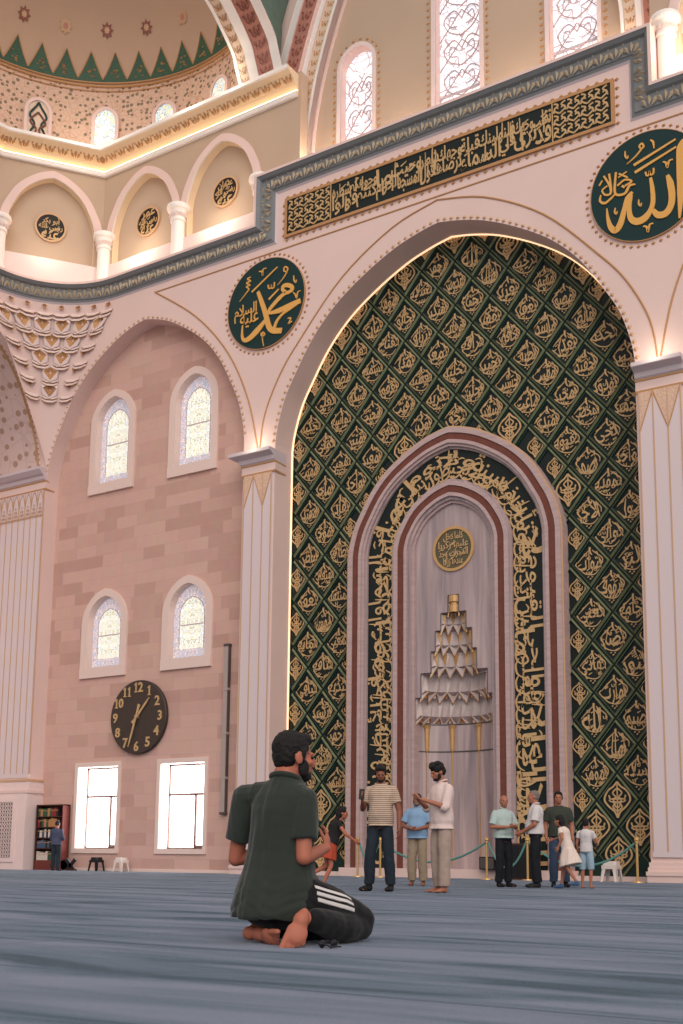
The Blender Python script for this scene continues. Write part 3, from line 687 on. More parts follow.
struct(mb.build('rib'))
mb = MB()
for xm, s, mt in ((-21.24, .42, 'rose_dark'), (-22.1, .28, 'gold_dull')):
    d = 0; nx = .2
    for p, q in zip(prA, prA[1:]):
        L = (q-p).length; t = (q-p)/L
        while nx < d+L:
            c = p+t*(nx-d); nx += .42 if s > .3 else .34; leaf(mb, (xm, c.x, c.y+.02-.0), (1, 0, 0), (0, t.x, t.y), (0, t.y, -t.x), s, mt)
        d += L
struct(mb.build('trim_13'))
IN = spline([(-20.28, 22.6, 0), (-20.25, 24.2, 0), (-20.1, 25.3, 0), (-19.85, 26.5, 0), (-19.4, 28.0, 0), (-18.95, 29.2, 0), (-18.1, 31.0, 0), (-16.6, 33, 0), (CM, 34.3, 0)], 5)
def offs(P, d):
    out = []
    for i, p in enumerate(P):
        t = (P[min(i+1, len(P)-1)]-P[max(i-1, 0)]).normalized(); out.append(Vector((p.x-t.y*d, p.y+t.x*d, 0)))
    return out
mb = MB(); lv = MB(); BS = [(0, .10, 'white_paint', YL-.45), (.10, .46, 'leaf_gold', YL-.43), (.46, .64, 'white_paint', YL-.5), (.64, .72, 'plaster', YL-.56), (.72, 1.3, 'rose_band', YL-.62), (1.3, 1.55, 'white_paint', YL-.68), (1.55, 1.95, 'plaster', YL-.70)]
for sgn in (1, -1):
    mir = (lambda p: (p.x, p.y)) if sgn == 1 else (lambda p: (2*CM-p.x, p.y))
    for d0, d1, mt, y in BS:
        A, B = [mir(p) for p in offs(IN, d0)], [mir(p) for p in offs(IN, d1)]
        mb.grid([[(p[0], y, p[1]) for p in A], [(p[0], y, p[1]) for p in B]], mt, flip=sgn < 0); mb.grid([[(p[0], y+.3, p[1]) for p in A], [(p[0], y, p[1]) for p in A]], 'plaster', flip=sgn < 0)
    A = [mir(p) for p in IN]; mb.grid([[(p[0], YL, p[1]) for p in A], [(p[0], YL-.45, p[1]) for p in A]], 'plaster_pale', flip=sgn < 0)
    for dm_, y, s, mt, stp in ((.28, YL-.43, .26, 'gold_dull', .34), (1.01, YL-.62, .40, 'rose_dark', .42)):
        Pq = offs(IN, dm_); d = 0; nx = .2
        for p, q in zip(Pq, Pq[1:]):
            L = (q-p).length; t = (q-p)/L
            while nx < d+L:
                c = p+t*(nx-d); nx += stp; c2 = mir(c); leaf(lv, (c2[0], y, c2[1]), (-t.y*sgn, 0, t.x), (t.x*sgn, 0, t.y), (0, -1, 0), s, mt)
            d += L
struct(mb.build('rib')); struct(lv.build('trim_14'))
OB = offs(IN, 1.95); mb = MB(); k_ = 26
i0 = 9; j0 = next(i for i, p in enumerate(OB) if p.y > 26.9); ra = [prA[i0+int(i*(len(prA)-1-i0)/k_)] for i in range(k_+1)]; rbp = [OB[j0+int(i*(len(OB)-1-j0)/k_)] for i in range(k_+1)]
mb.grid([[(-20.6, p.x, p.y) for p in ra], [(-20.6+(q.x+20.6)*.3, p.x+(YL-p.x)*.35, p.y*.55+q.y*.45+.15) for p, q in zip(ra, rbp)], [(q.x, YL-.66, q.y) for q in rbp]], 'teal_paint'); struct(mb.build('pendentive', smooth=True))
LWIN = [(-18.62, .62, 22.9, 27.15), (CM, .78, 22.9, 30.5), (2*CM+18.62, .62, 22.9, 27.15)]
LWIN[2] = (-11.1, .74, 22.9, 27.15)
mb = MB(); mb.poly([(-20.8, 21.5), (-9.0, 21.5), (-9.0, 34.5), (-20.8, 34.5)], [roundarch(*w, point=.05) for w in LWIN], YL, YL+.6, 'greige', 'plaster'); struct(mb.build('wall_lunette'))
for i, w in enumerate(LWIN):
    cx, h, z0, z1 = w; root = empty('window_%d' % (11+i), (cx, YL, z0)); struct(root)
    A = roundarch(cx, h, z0, z1, point=.05); B = roundarch(cx, h+.13, z0, z1+.13, point=.05)
    mb = MB(); mb.band(A, B, YL-.05, YL+.02, 'plaster_pale'); mb.build('window_frame', root)
    mb = MB(); beads(mb, B, .12, YL, .07, .24, 'gold_dull'); mb.build('beading', root)
    mb = MB(); mb.poly(A, [], YL+.34, YL+.38, 'glass_scroll'); mb.build('glass', root, origin=(cx, YL+.36, z0))
    mb = MB(); cv = lambda u, v, hh: (cx+u, YL+.33-hh, v); z = z0+.2; k = 0
    while z < z1-.9:
        for s in (-1, 1):
            ribbon(mb, [(0, z), (h*.55*s, z+.25), (h*.8*s, z+.7), (h*.35*s, z+.95), (0, z+.6)], .03, 'lead_pale', cv)
            ribbon(mb, [(h*.2*s, z+.35), (h*.55*s, z+.45), (h*.5*s, z+.75), (h*.25*s, z+.66)], .03, 'plaster_grey', cv)
            ribbon(mb, [(h*s, z), (0, z+.9)], .022, 'lead_pale', cv)
        z += 1.05
    if i != 0: mb.box((cx-h, YL+.3, z0+1.35), (cx+h, YL+.36, z0+1.43), 'plaster_grey')
    mb.build('tracery', root)
# ------------------------------------------------------------------ wall of raised green tiles
NAMES = 'الله الرحمن الرحيم الملك القدوس السلام المؤمن المهيمن العزيز الجبار المتكبر الخالق البارئ المصور الغفار القهار الوهاب الرزاق الفتاح العليم القابض الباسط الخافض الرافع المعز المذل السميع البصير الحكم العدل اللطيف الخبير الحليم العظيم الغفور الشكور العلي الكبير الحفيظ المقيت الحسيب الجليل الكريم الرقيب المجيب الواسع الحكيم الودود المجيد الباعث الشهيد الحق الوكيل القوي المتين الولي الحميد المحصي المبدئ المعيد المحيي المميت الحي القيوم الواجد الماجد الواحد الصمد القادر المقتدر المقدم المؤخر الأول الآخر الظاهر الباطن الوالي المتعالي البر التواب المنتقم العفو الرؤوف المقسط الجامع الغني المغني المانع الضار النافع النور الهادي البديع الباقي الوارث الرشيد الصبور'.split()
YT = 29.06; HX, HZ = .571, .703
wall = empty('tiled_panel', (CM, YT, 0), 'tall arched green wall of raised diamond tiles with gold calligraphy around the marble niche', 'tiled wall')
mb = MB(); mb.poly(arch(CM, MH+.2, MS, MA+.2, 0), [[(CM-1.45, .05), (CM-1.45, 5), (CM-.9, 8.2), (CM+.9, 8.2), (CM+1.45, 5), (CM+1.45, .05)]], YT, YT+.2, 'green_tile'); mb.build('backing', wall)
def half_at(z, half, zs, za):         # half width of a pointed arch at height z
    if z <= zs: return half
    v = (z-zs)/(za-zs)
    if v >= 1: return 0
    for (u0, v0), (u1, v1) in zip(PS, PS[1:]):
        if v0 <= v <= v1: return half*(u0+(u1-u0)*(v-v0)/max(1e-6, v1-v0))
    return 0
FH, FS, FA = 3.43, 9.4, 12.92         # outline of the marble surround
def block(mb, cx, cz):
    def ring(k, h): return [(cx-HX*k, YT-h, cz), (cx, YT-h, cz-HZ*k), (cx+HX*k, YT-h, cz), (cx, YT-h, cz+HZ*k)]
    r = [ring(.965, 0), ring(.945, .04), ring(.855, .105), ring(.80, .10), ring(.77, .06)]
    mb.grid(r[:2], 'green_tile', closed=True, flip=True); mb.grid(r[1:3], 'lit_bevel', closed=True, flip=True); mb.grid(r[2:], 'green_tile', closed=True, flip=True); mb.face(r[-1], 'black_green')
def filigree(mb, cx, cz, k=1.0, half=0):
    cv = lambda u, v, h: (cx+u, YT-.06-h, cz+v)
    sd = (-1, 1) if not half else (half,)
    for s in sd:
        ribbon(mb, [(0, .46*k), (.10*s*k, .34*k), (.26*s*k, .22*k), (.34*s*k, 0), (.22*s*k, -.18*k), (.08*s*k, -.30*k), (0, -.46*k)], .045*k, 'gold_script', cv)
        ribbon(mb, [(0, .30*k), (.12*s*k, .18*k), (.04*s*k, .06*k), (.18*s*k, .02*k), (.22*s*k, .12*k)], .035*k, 'gold_script', cv)
        ribbon(mb, [(0, -.30*k), (.12*s*k, -.18*k), (.03*s*k, -.06*k), (.16*s*k, -.05*k), (.22*s*k, .0)], .035*k, 'gold_script', cv)
        ribbon(mb, [(0, .02), (.10*s*k, .0), (.06*s*k, -.16*k), (0, -.2*k)], .035*k, 'gold_script', cv)
    ribbon(mb, [(0, -.40*k), (0, .40*k)], .03*k, 'gold_script', cv)
def name_script(mb, cx, cz, s, rnd):
    cv = lambda u, v, h: (cx+u, YT-.06-h, cz+v)
    n = len(s); w = .43 if n > 4 else .38; kite = lambda u, v, h: cv(u*(1-.60*min(1, abs(v+.02)/.38)), v, h)
    letter(mb, shape(s), (-w, -.34, w, .30), 'gold_script', kite, .006, .022); w = .36
    ribbon(mb, [(w*.95, -.05), (w*.92, .10), (.12, .28), (.06, .34)], [.012, .03, .026, .012], 'gold_script', cv, .022)
    ribbon(mb, [(-w*.98, .02), (-w*.55, .18), (-.03, .33)], [.012, .028, .02], 'gold_script', cv, .022)
    ribbon(mb, [(-w*.9, -.12), (-.15, -.29), (.10, -.34), (.26, -.2)], [.012, .03, .028, .012], 'gold_script', cv, .022)
    ribbon(mb, [(0, .42), (.0, .30), (.03+.04*rnd.random(), .2)], [.05, .045, .02], 'gold_script', cv, .022)
    for k in range(16):
        a = rnd.uniform(-1, 1)*.30; b = rnd.choice((rnd.uniform(.10, .27), rnd.uniform(-.32, -.16), rnd.uniform(-.2, .2)))
        if abs(a)/.42+abs(b)/.5 > .95: continue
        ribbon(mb, [(a-.045, b-.025), (a+.045, b+.025)] if k % 3 else [(a-.04, b+.04), (a-.02, b-.03), (a+.03, b-.02), (a+.03, b+.04)], [.03, .018] if k % 3 else .018, 'gold_script', cv, .022)
    for a, b in ((-.06, -.39), (.05, -.40), (0, -.45)): ribbon(mb, [(a-.018, b-.01), (a+.018, b+.012)], .03, 'gold_script', cv, .022)
rnd = random.Random(3); full = []; orn = MB()
for k in range(-1, 20):
    for j in range(0, 32):
        cx = CM+.05+HX*(k-9); cz = 12.6-.703*4-.703*j+.703*13 if False else .65+.703*j
        if (k+j) % 2 == 0: continue
        hz = half_at(cz-.25, MH, MS, MA); f = half_at(cz, FH, FS, FA) if cz < FA else -1
        dx = abs(cx-CM)
        ft = half_at(cz+HZ*.8, FH, FS, FA) if cz+HZ*.8 < FA else -1
        if dx-HX*.9 > hz or (f > 0 and dx+HX*.85 < f and dx < ft): continue
        if cz-HZ*.6 > MA: continue
        inside = dx+HX*.80 < min(hz, half_at(cz+.5, MH, MS, MA)+.25) and (f < 0 or dx-HX*.8 > max(f, half_at(cz-.55, FH, FS, FA) if cz-.55 < FA else 0)-.05)
        low = cz < 2.3
        if inside and not low: full.append((cx, cz))
        else:
            if low or dx+HX*.3 < hz: block(orn, cx, cz)
            else: block(orn, cx, cz)
            edge_in = f > 0 and dx-HX*.45 < f; edge_out = dx+HX*.4 > hz
            sx = 1 if cx > CM else -1
            if edge_in: filigree(orn, cx+.20*sx, cz, .66)
            elif edge_out and not low: filigree(orn, cx-.14*sx, cz, .8)
            else: filigree(orn, cx, cz)
full.sort(key=lambda p: (-round(p[1]/.35), -p[0]))
cand = sorted(full, key=lambda p: -(p[0]+20)-max(0, 9-p[1])*.0)
keep = set(cand[:97]); ni = 0
for cx, cz in full:
    s = NAMES[ni % len(NAMES)]; ni += 1
    if (cx, cz) in keep:
        mb = MB(); block(mb, cx, cz); t = mb.build('diamond_tile', wall)
        c = MB(); name_script(c, cx, cz, s, rnd); q = c.build('calligraphy', None); q.parent = t; q.location = (0, 0, 0)
    else:
        block(orn, cx, cz); name_script(orn, cx, cz, s, rnd)
o = orn.build('ornament_tiles', wall); o['kind'] = 'stuff'
print('diamonds', len(full))

# ------------------------------------------------------------------ marble prayer niche
YM = 28.78
ni_ = empty('prayer_niche', (CM, YM, 0), 'grey marble prayer niche with red inlay, gold script band and stepped hood', 'prayer niche')
def fr(o, z0=.24): return arch(CM, FH-o, FS, FA-o*1.03, z0)
def ringpart(name, bands):
    mb = MB()
    for o0, o1, y, mt in bands: mb.band(fr(o1), fr(o0), y, YT+.1, mt, 'marble_flat')
    return mb.build(name, ni_)
ringpart('outer_frame', [(0, .05, YM-.16, 'gold_pale'), (.05, .20, YM-.20, 'marble_flat'), (.40, .50, YM-.20, 'marble_flat'), (.50, .58, YM-.14, 'marble_flat'), (.58, .64, YM-.05, 'marble')])
ringpart('red_inlay', [(.20, .40, YM-.17, 'red_marble')])
ringpart('script_band', [(.64, 1.53, YM+.02, 'black_green')])
ringpart('inner_frame', [(1.53, 1.60, YM-.10, 'marble'), (1.60, 1.73, YM-.16, 'marble_flat'), (1.93, 2.03, YM-.14, 'marble_flat'), (2.03, 2.12, YM-.06, 'marble'), (2.12, 2.20, YM+.02, 'marble_flat')])
ringpart('red_inlay', [(1.73, 1.93, YM-.13, 'red_marble')])
VERSE = 'الله لا إله إلا هو الحي القيوم لا تأخذه سنة ولا نوم له ما في السماوات وما في الأرض من ذا الذي يشفع عنده إلا بإذنه يعلم ما بين أيديهم وما خلفهم ولا يحيطون بشيء من علمه إلا بما شاء وسع كرسيه السماوات والأرض'
def path_script(mb, text, mid, v0, v1, L0, L1, mtn, y, th, rnd, off=.012):
    P = [Vector((p[0], p[1])) for p in mid]; acc = [0]
    for a, b in zip(P, P[1:]): acc.append(acc[-1]+(b-a).length)
    tot = acc[-1]
    def at_(s):
        s = min(max(s, 0), tot-1e-6); i = 0
        while acc[i+1] < s: i += 1
        t = (P[i+1]-P[i]).normalized(); return P[i]+t*(s-acc[i]), Vector((-t.y, t.x))
    def nrm(s):
        n = sum((at_(s+d)[1] for d in (-.5, -.25, 0, .25, .5)), Vector((0, 0))); return n.normalized()
    cv = lambda u, v, h: (lambda p, n: (p.x+n.x*v, y-h, p.y+n.y*v))(at_(u)[0], nrm(u))
    tl = sum(len(q)+.4 for q in text); u1 = L1*tot                      # read from the right foot of the band
    for q in text:
        u0 = u1-(L1-L0)*tot*(len(q)+.4)/tl; letter(mb, shape(q), (u0-.03, v0, u1+.03, v1), mtn, cv, off, th+random.uniform(0, .006)); u1 = u0
    return cv, tot
mid = fr(1.085, .3); sc_ = MB(); h_ = .43
words = VERSE.split(); hf = len(words)//2
cv, tot = path_script(sc_, words[:hf], mid, -.16, h_, .003, .997, 'gold_script', YM+.02, .025, rnd, .006)
path_script(sc_, words[hf:], mid, -h_+.01, .17, .003, .997, 'gold_script', YM+.02, .028, rnd, .006)
for k in range(150):
    u = rnd.uniform(.1, tot-.1); v = rnd.uniform(-.36, .3)
    ribbon(sc_, [(u-.10, v-.02), (u, v+.05), (u+.10, v+.03)] if k % 3 else [(u, v-.2), (u+.02, v), (u+.05, v+.22)], [.02, .045, .02], 'gold_script', lambda a, b, h: cv(a, b, h), .026, n=3)
for k in range(60):
    u = tot*(k+.5)/60+rnd.uniform(-.1, .1); ribbon(sc_, [(u-.3, -.3), (u-.12, -.40), (u+.12, -.36), (u+.24, -.18)], [.02, .05, .05, .02], 'gold_script', lambda a, b, h: cv(a, b, h), .026, n=3)
sc_.build('gold_script', ni_)
mat('hood_marble', (196, 180, 176), .4, var=.1, vscale=5)
# recessed marble back: flat upper panel cut by the stepped hood, concave lower niche
T = [(1.30, .24, 3.55), (1.30, 3.55, 4.35), (1.24, 4.35, 5.05), (1.05, 5.05, 5.75), (.72, 5.75, 6.36), (.58, 6.36, 6.95), (.40, 6.95, 7.45), (.17, 7.45, 7.95)]
TH = fr(2.14)
hole = []
for r, z0, z1 in T: hole += [(CM-r, z0), (CM-r, z1)]
hole += [(2*CM-x, z) for x, z in hole[::-1]]
YB = YM+.10
mb = MB(); mb.poly(TH, [hole], YB, YB+.12, 'marble'); mb.build('back_panel', ni_)
mb = MB(); K = 14
for r, z0, z1 in T[:2]:
    mb.grid([[(CM-r*math.cos(PI*i/K), YB+r*.6*math.sin(PI*i/K), z) for i in range(K+1)] for z in (z0, z1)], 'marble')
mb.build('niche_wall', ni_)
hood = MB(); gilt = MB()
for q, (r, z0, z1) in enumerate(T[2:], 2):
    r2 = T[q-1][0]; nseg = max(4, int(round(r*8))); dep = .75
    P = lambda rr, i, n, z: (CM-rr*math.cos(PI*i/n), YB+rr*dep*math.sin(PI*i/n), z)
    # scalloped facets of this tier
    rows0, rows1 = [], []
    for i in range(nseg*2+1):
        k_ = r*(1.0 if i % 2 == 0 else .86); rows0.append(P(k_*(1.04 if i % 2 == 0 else 1), i, nseg*2, z0+(-.13 if i % 2 == 0 else .17))); rows1.append(P(r*(.98 if i % 2 == 0 else .95), i, nseg*2, z1))
    hood.grid([rows0, rows1], 'hood_marble')
    hood.grid([[P(r2, i, nseg*2, z0) for i in range(nseg*2+1)], [P(r*.86, i, nseg*2, z0+.2) for i in range(nseg*2+1)]], 'marble')
    lip = [P(r*.99, i, nseg*2, z0+.015) for i in range(nseg*2+1)]
    lip = rows0; gilt.tube(lip, .02, 'gold' if q > 3 else 'gold_dull', 5)
    for i in range(nseg):
        c = i*2+1; w = .55
        a, b = P(r*.97, c-w, nseg*2, z1-.04), P(r*.97, c+w, nseg*2, z1-.04); t = P(r*.84, c, nseg*2, z0+(z1-z0)*.30)
        if q > 3: gilt.raw([a, b, t, P(r*.78, c, nseg*2, z1-.04)], [(0, 1, 3), (0, 3, 2), (3, 1, 2)], 'gold')
        else: gilt.raw([P(r*.97, c-.22, nseg*2, z0+.02), P(r*.97, c+.22, nseg*2, z0+.02), P(r*.97, c+.22, nseg*2, z0+.34), P(r*.97, c-.22, nseg*2, z0+.34), P(r*.9, c, nseg*2, z0+.02), P(r*.9, c, nseg*2, z0+.34)], [(0, 4, 5, 3), (4, 1, 2, 5)], 'plaster_pale' if i % 2 else 'gold_dull')
    # hanging corner blocks that give the stepped outline
    for s in (-1, 1):
        x = CM+s*r; gilt.tube([(x, YB-.01, z0), (x, YB-.01, z1)], .014, 'dark_metal', 5); gilt.tube([(x, YB-.01, z1), (CM+s*(T[q+1][0] if q+1 < len(T) else 0), YB-.01, z1)], .014, 'dark_metal', 5)
hood.build('hood', ni_)
top = T[-1]; gilt.lathe((CM, YB+.08, 7.45), [(.16, 0), (.16, .2), (.12, .22), (.12, .28), (.17, .30), (.17, .48), (0, .5)], 'gold', 14)
bot = [(CM-1.30*math.cos(PI*i/K), YB+1.30*.6*math.sin(PI*i/K)*.98, 3.55) for i in range(K+1)]; gilt.tube(bot, .02, 'dark_metal', 5)
bot = [(p[0], p[1], 4.33) for p in bot]; gilt.tube(bot, .018, 'dark_metal', 5)
for i in (2, 5, 8, 11):                # gilt rods down the concave wall, wider at the hood
    t = PI*(i+.5)/K; x, y = CM-1.27*math.cos(t), YB+1.27*.6*math.sin(t)
    gilt.tube([(x, y, .3), (x, y, 3.55)], .022, 'gold', 6); gilt.tube([(x, y, 3.55), (x, y, 3.62), (x, y, 4.2), (x, y, 4.3)], [.05, .06, .08, .12], 'gold', 8)
gilt.build('gilding', ni_)
mb = MB(); mb.box((CM-FH-.1, YM-.32, 0), (CM+FH+.1, YM+1.4, .24), 'plaster'); mb.build('base_step', ni_)
ds = empty('calligraphy_roundel', (CM, YB, 9.3), 'round gold calligraphy plaque on the grey marble inside the niche', 'wall roundel')
ink_disc(ds, FACE(CM+.02, 9.3, YB), .58, ['كلما دخل', 'عليها زكريا', 'المحراب وجد', 'عندها رزقا'], 'gold', 'disc_olive', 'gold_script', .02)
mb = MB(); mb.box((-20.6, YW+.55, 0), (CM-FH-.1, YT, .12), 'plaster'); mb.box((CM+FH+.1, YW+.55, 0), (-9.2, YT, .12), 'plaster'); struct(mb.build('baseboard_back'))

# ------------------------------------------------------------------ inscription panel above the great arch
IX0, IX1, IZ0, IZ1 = -20.33, -9.55, 20.24, 21.42
ins = empty('inscription_panel', (CM, YW, IZ0), 'long dark green panel with a gold Arabic inscription above the great arch', 'inscription')
mb = MB(); mb.box((IX0, YW-.05, IZ0), (IX1, YW+.0, IZ1), 'black_green'); mb.build('panel', ins)
mb = MB(); R_ = lambda a: [(IX0-a, IZ0-a), (IX0-a, IZ1+a), (IX1+a, IZ1+a), (IX1+a, IZ0-a), (IX0-a, IZ0-a)]
mb.band(R_(0), R_(.09), YW-.08, YW, 'gold_dull'); beads(mb, R_(.09), .07, YW, .07, .26, 'gold_dull'); mb.build('border', ins)
mb = MB(); cv = lambda u, v, h: (u, YW-.05-h, v)
V2 = 'قد نرى تقلب وجهك في السماء فلنولينك قبلة ترضاها فول وجهك شطر المسجد الحرام وحيث ما كنتم فولوا وجوهكم شطره'.split()
mb2 = MB(); a, b = IX0+1.75, IX1-1.75; k = len(V2)
seg_n = 5; per = math.ceil(k/seg_n)
for i in range(seg_n):                 # the verse reads from the right; each stretch is stacked in two lines
    w = V2[i*per:(i+1)*per]
    if not w: continue
    tl = sum(len(q) for q in V2); l0 = sum(len(q) for q in V2[:i*per]); x1 = b-(b-a)*l0/tl; x0 = x1-(b-a)*sum(len(q) for q in w)/tl; hlf = (len(w)+1)//2
    for ws, v0, v1 in ((w[:hlf], IZ0+.08, IZ0+.76), (w[hlf:], IZ0+.50, IZ1-.08)):
        tq = sum(len(q)+.3 for q in ws); xx = x1
        for q in ws:
            xn = xx-(x1-x0)*(len(q)+.3)/tq; letter(mb2, shape(q), (xn, v0, xx+.03, v1), 'gold_script', cv, .014, .03+random.uniform(0, .005)); xx = xn
for i in range(46):
    u = rnd.uniform(a+.1, b-.1); v = rnd.uniform(IZ0+.3, IZ1-.2)
    ribbon(mb2, [(u-.10, v-.05), (u+.10, v+.06)] if i % 2 else [(u, v-.25), (u+.01, v+.22)], [.05, .025], 'gold_script', cv, .03)
mb2.build('calligraphy', ins)
for x0 in (IX0+.06, IX1-1.66):
    mb = MB()         # square arabesque at each end
    for i in range(4):
        for j in range(3):
            cx = x0+.2+.4*i; cz = IZ0+.22+.37*j
            for s in (-1, 1):
                ribbon(mb, [(cx, cz-.17), (cx+.16*s, cz-.04), (cx+.05*s, cz+.10), (cx+.17*s, cz+.17)], .045, 'gold_script', cv, .03)
                ribbon(mb, [(cx+.04*s, cz), (cx+.14*s, cz+.03), (cx+.18*s, cz-.12)], .04, 'gold_script', cv, .03)
    xb = a-.08 if x0 < CM else b+.05; mb.box((xb, YW-.08, IZ0), (xb+.03, YW-.05, IZ1), 'gold_script'); mb.build('arabesque', ins)

# ------------------------------------------------------------------ the two great roundels
def roundel(cx, cz, r, label):
    root = empty('calligraphy_medallion', (cx, YW, cz), label, 'medallion'); n = 64
    ring = lambda q, h: [(cx+q*math.cos(2*PI*k/n), YW-h, cz+q*math.sin(2*PI*k/n)) for k in range(n)]
    mb = MB(); mb.face(ring(r, .06), 'green_disc'); mb.grid([ring(r, .06), ring(r, 0)], 'green_disc', closed=True); mb.build('disc', root)
    mb = MB(); mb.grid([ring(r+.018, 0), ring(r+.018, .07), ring(r, .07), ring(r, .03)], 'gold_dull', closed=True)
    beads(mb, [(p[0], p[2]) for p in ring(r+.05, 0)]+[(cx+r+.05, cz)], -.09, YW, .06, .19, 'gold_dull'); mb.build('rim', root)
    return root
def px_strokes(mb, ox, oz, sc, strokes, wm, c3):
    for pts, w in strokes:
        q = [at(ox+x/sc, oz+y/sc, YW-.06) for x, y in pts]
        ribbon(mb, [(p.x, p.z) for p in q], [a*wm for a in w] if isinstance(w, (list, tuple)) else w*wm, 'gold_medallion', c3, .03, n=5)
c3 = lambda u, v, h: (u, YW-.06-h, v)
r1 = roundel(-21.12, 18.1, 1.52, 'round dark green medallion with gold Arabic lettering above the slim pilaster'); mb = MB()
px_strokes(mb, 220, 250, 6.83, [
 ([(262, 286), (285, 350), (315, 440), (335, 520), (365, 552), (424, 552)], [22, 30, 36, 38, 38, 36]),
 ([(452, 288), (432, 275), (436, 250), (462, 242), (492, 252), (494, 275), (470, 292), (445, 300), (405, 335), (345, 405), (334, 438)], [22, 22, 26, 28, 28, 26, 22, 24, 30, 26, 14]),
 ([(334, 436), (400, 418), (470, 388), (552, 348)], [14, 34, 40, 34]), ([(548, 352), (490, 395), (430, 440), (390, 490), (374, 535)], [26, 22, 18, 20, 22]),
 ([(330, 455), (300, 500), (255, 555), (205, 605), (170, 618), (154, 590), (157, 515)], [14, 30, 44, 38, 26, 18, 6]),
 ([(220, 290), (395, 118)], [13, 9]), ([(336, 340), (405, 268)], [14, 10]), ([(332, 240), (336, 264), (350, 262), (352, 238), (356, 264), (372, 256), (374, 222)], 8),
 ([(460, 150), (440, 145), (446, 118), (464, 124), (460, 150), (435, 195), (397, 242)], [8, 9, 9, 9, 8, 7, 3]), ([(268, 150), (288, 150), (292, 176), (298, 135), (320, 126)], [6, 10, 9, 9, 5]),
 ([(212, 188), (190, 200), (212, 214), (184, 228), (208, 242), (182, 254), (200, 268), (180, 300), (136, 356)], [8, 9, 9, 9, 9, 9, 8, 7, 3]),
 ([(506, 176), (508, 206), (520, 224), (524, 204)], [5, 9, 9, 4]), ([(502, 292), (516, 304), (526, 330), (534, 292), (552, 280)], [5, 9, 8, 8, 5]), ([(466, 470), (486, 466), (476, 492), (470, 505), (494, 488)], 8),
 ([(300, 562), (284, 574), (292, 592), (308, 580), (300, 566), (292, 600), (300, 658)], [8, 9, 9, 8, 7, 6, 3])], .0050, c3)
q0 = at(220+188/6.83, 250+450/6.83, YW-.06)
letter(mb, shape('السلام'), (q0.x-.52, q0.z-.16, q0.x+.38, q0.z+.42), 'gold_medallion', c3, .004, .03); letter(mb, shape('عليه'), (q0.x-.28, q0.z-.42, q0.x+.46, q0.z+.2), 'gold_medallion', c3, .004, .034); mb.build('calligraphy', r1)
r2 = roundel(-8.66, 18.08, 1.52, 'round dark green medallion with gold Arabic lettering cut by the right edge'); mb = MB()
px_strokes(mb, 580, 120, 6.63, [
 ([(690, 130), (672, 190), (668, 320), (670, 480), (662, 655)], [14, 46, 40, 36, 8]),
 ([(582, 368), (600, 420), (612, 500), (604, 570), (570, 622), (520, 632), (486, 600)], [16, 34, 34, 34, 38, 34, 20]),
 ([(470, 385), (482, 460), (486, 540), (470, 600), (430, 655), (380, 676), (340, 655), (328, 590), (344, 500)], [14, 22, 24, 26, 40, 38, 30, 24, 12]),
 ([(350, 480), (318, 520), (298, 590), (270, 690), (238, 735), (205, 712), (186, 650), (180, 588)], [16, 26, 26, 34, 34, 28, 16, 4]),
 ([(358, 304), (636, 130)], [15, 10]), ([(365, 352), (640, 180)], [16, 10]), ([(405, 196), (396, 176), (412, 160), (424, 178), (408, 198), (370, 245), (312, 298)], [8, 10, 10, 10, 9, 8, 3]),
 ([(468, 136), (486, 148), (492, 192)], [6, 12, 4]), ([(302, 210), (302, 240), (314, 258), (322, 240)], [5, 9, 9, 4]), ([(436, 348), (444, 372), (460, 366), (462, 342), (470, 366), (488, 356), (490, 322)], 9),
 ([(552, 280), (572, 288), (580, 318), (592, 276), (618, 264)], [6, 11, 10, 10, 6]), ([(392, 530), (392, 560), (404, 572), (410, 552)], [5, 9, 9, 4]), ([(236, 585), (232, 612), (242, 626), (250, 606)], [5, 9, 9, 4]),
 ([(420, 708), (444, 712), (452, 744), (464, 698), (488, 688)], [6, 11, 10, 10, 6]),
 ([(140, 500), (135, 540), (165, 555), (200, 530), (240, 490)], [6, 12, 14, 12, 8]), ([(240, 350), (232, 470), (250, 500), (300, 490), (330, 440), (368, 430)], [10, 12, 12, 14, 14, 8]), ([(250, 440), (300, 400), (345, 410), (300, 440)], 10), ([(260, 360), (318, 384)], 9), ([(256, 385), (312, 345)], 7),
 ([(160, 375), (200, 440), (205, 490), (170, 500), (150, 470), (185, 440)], [10, 12, 12, 10, 9, 8]), ([(195, 360), (212, 470)], [11, 8]), ([(130, 440), (150, 405)], 8), ([(280, 440), (298, 450)], 12)], .0051, c3)
mb.build('calligraphy', r2)

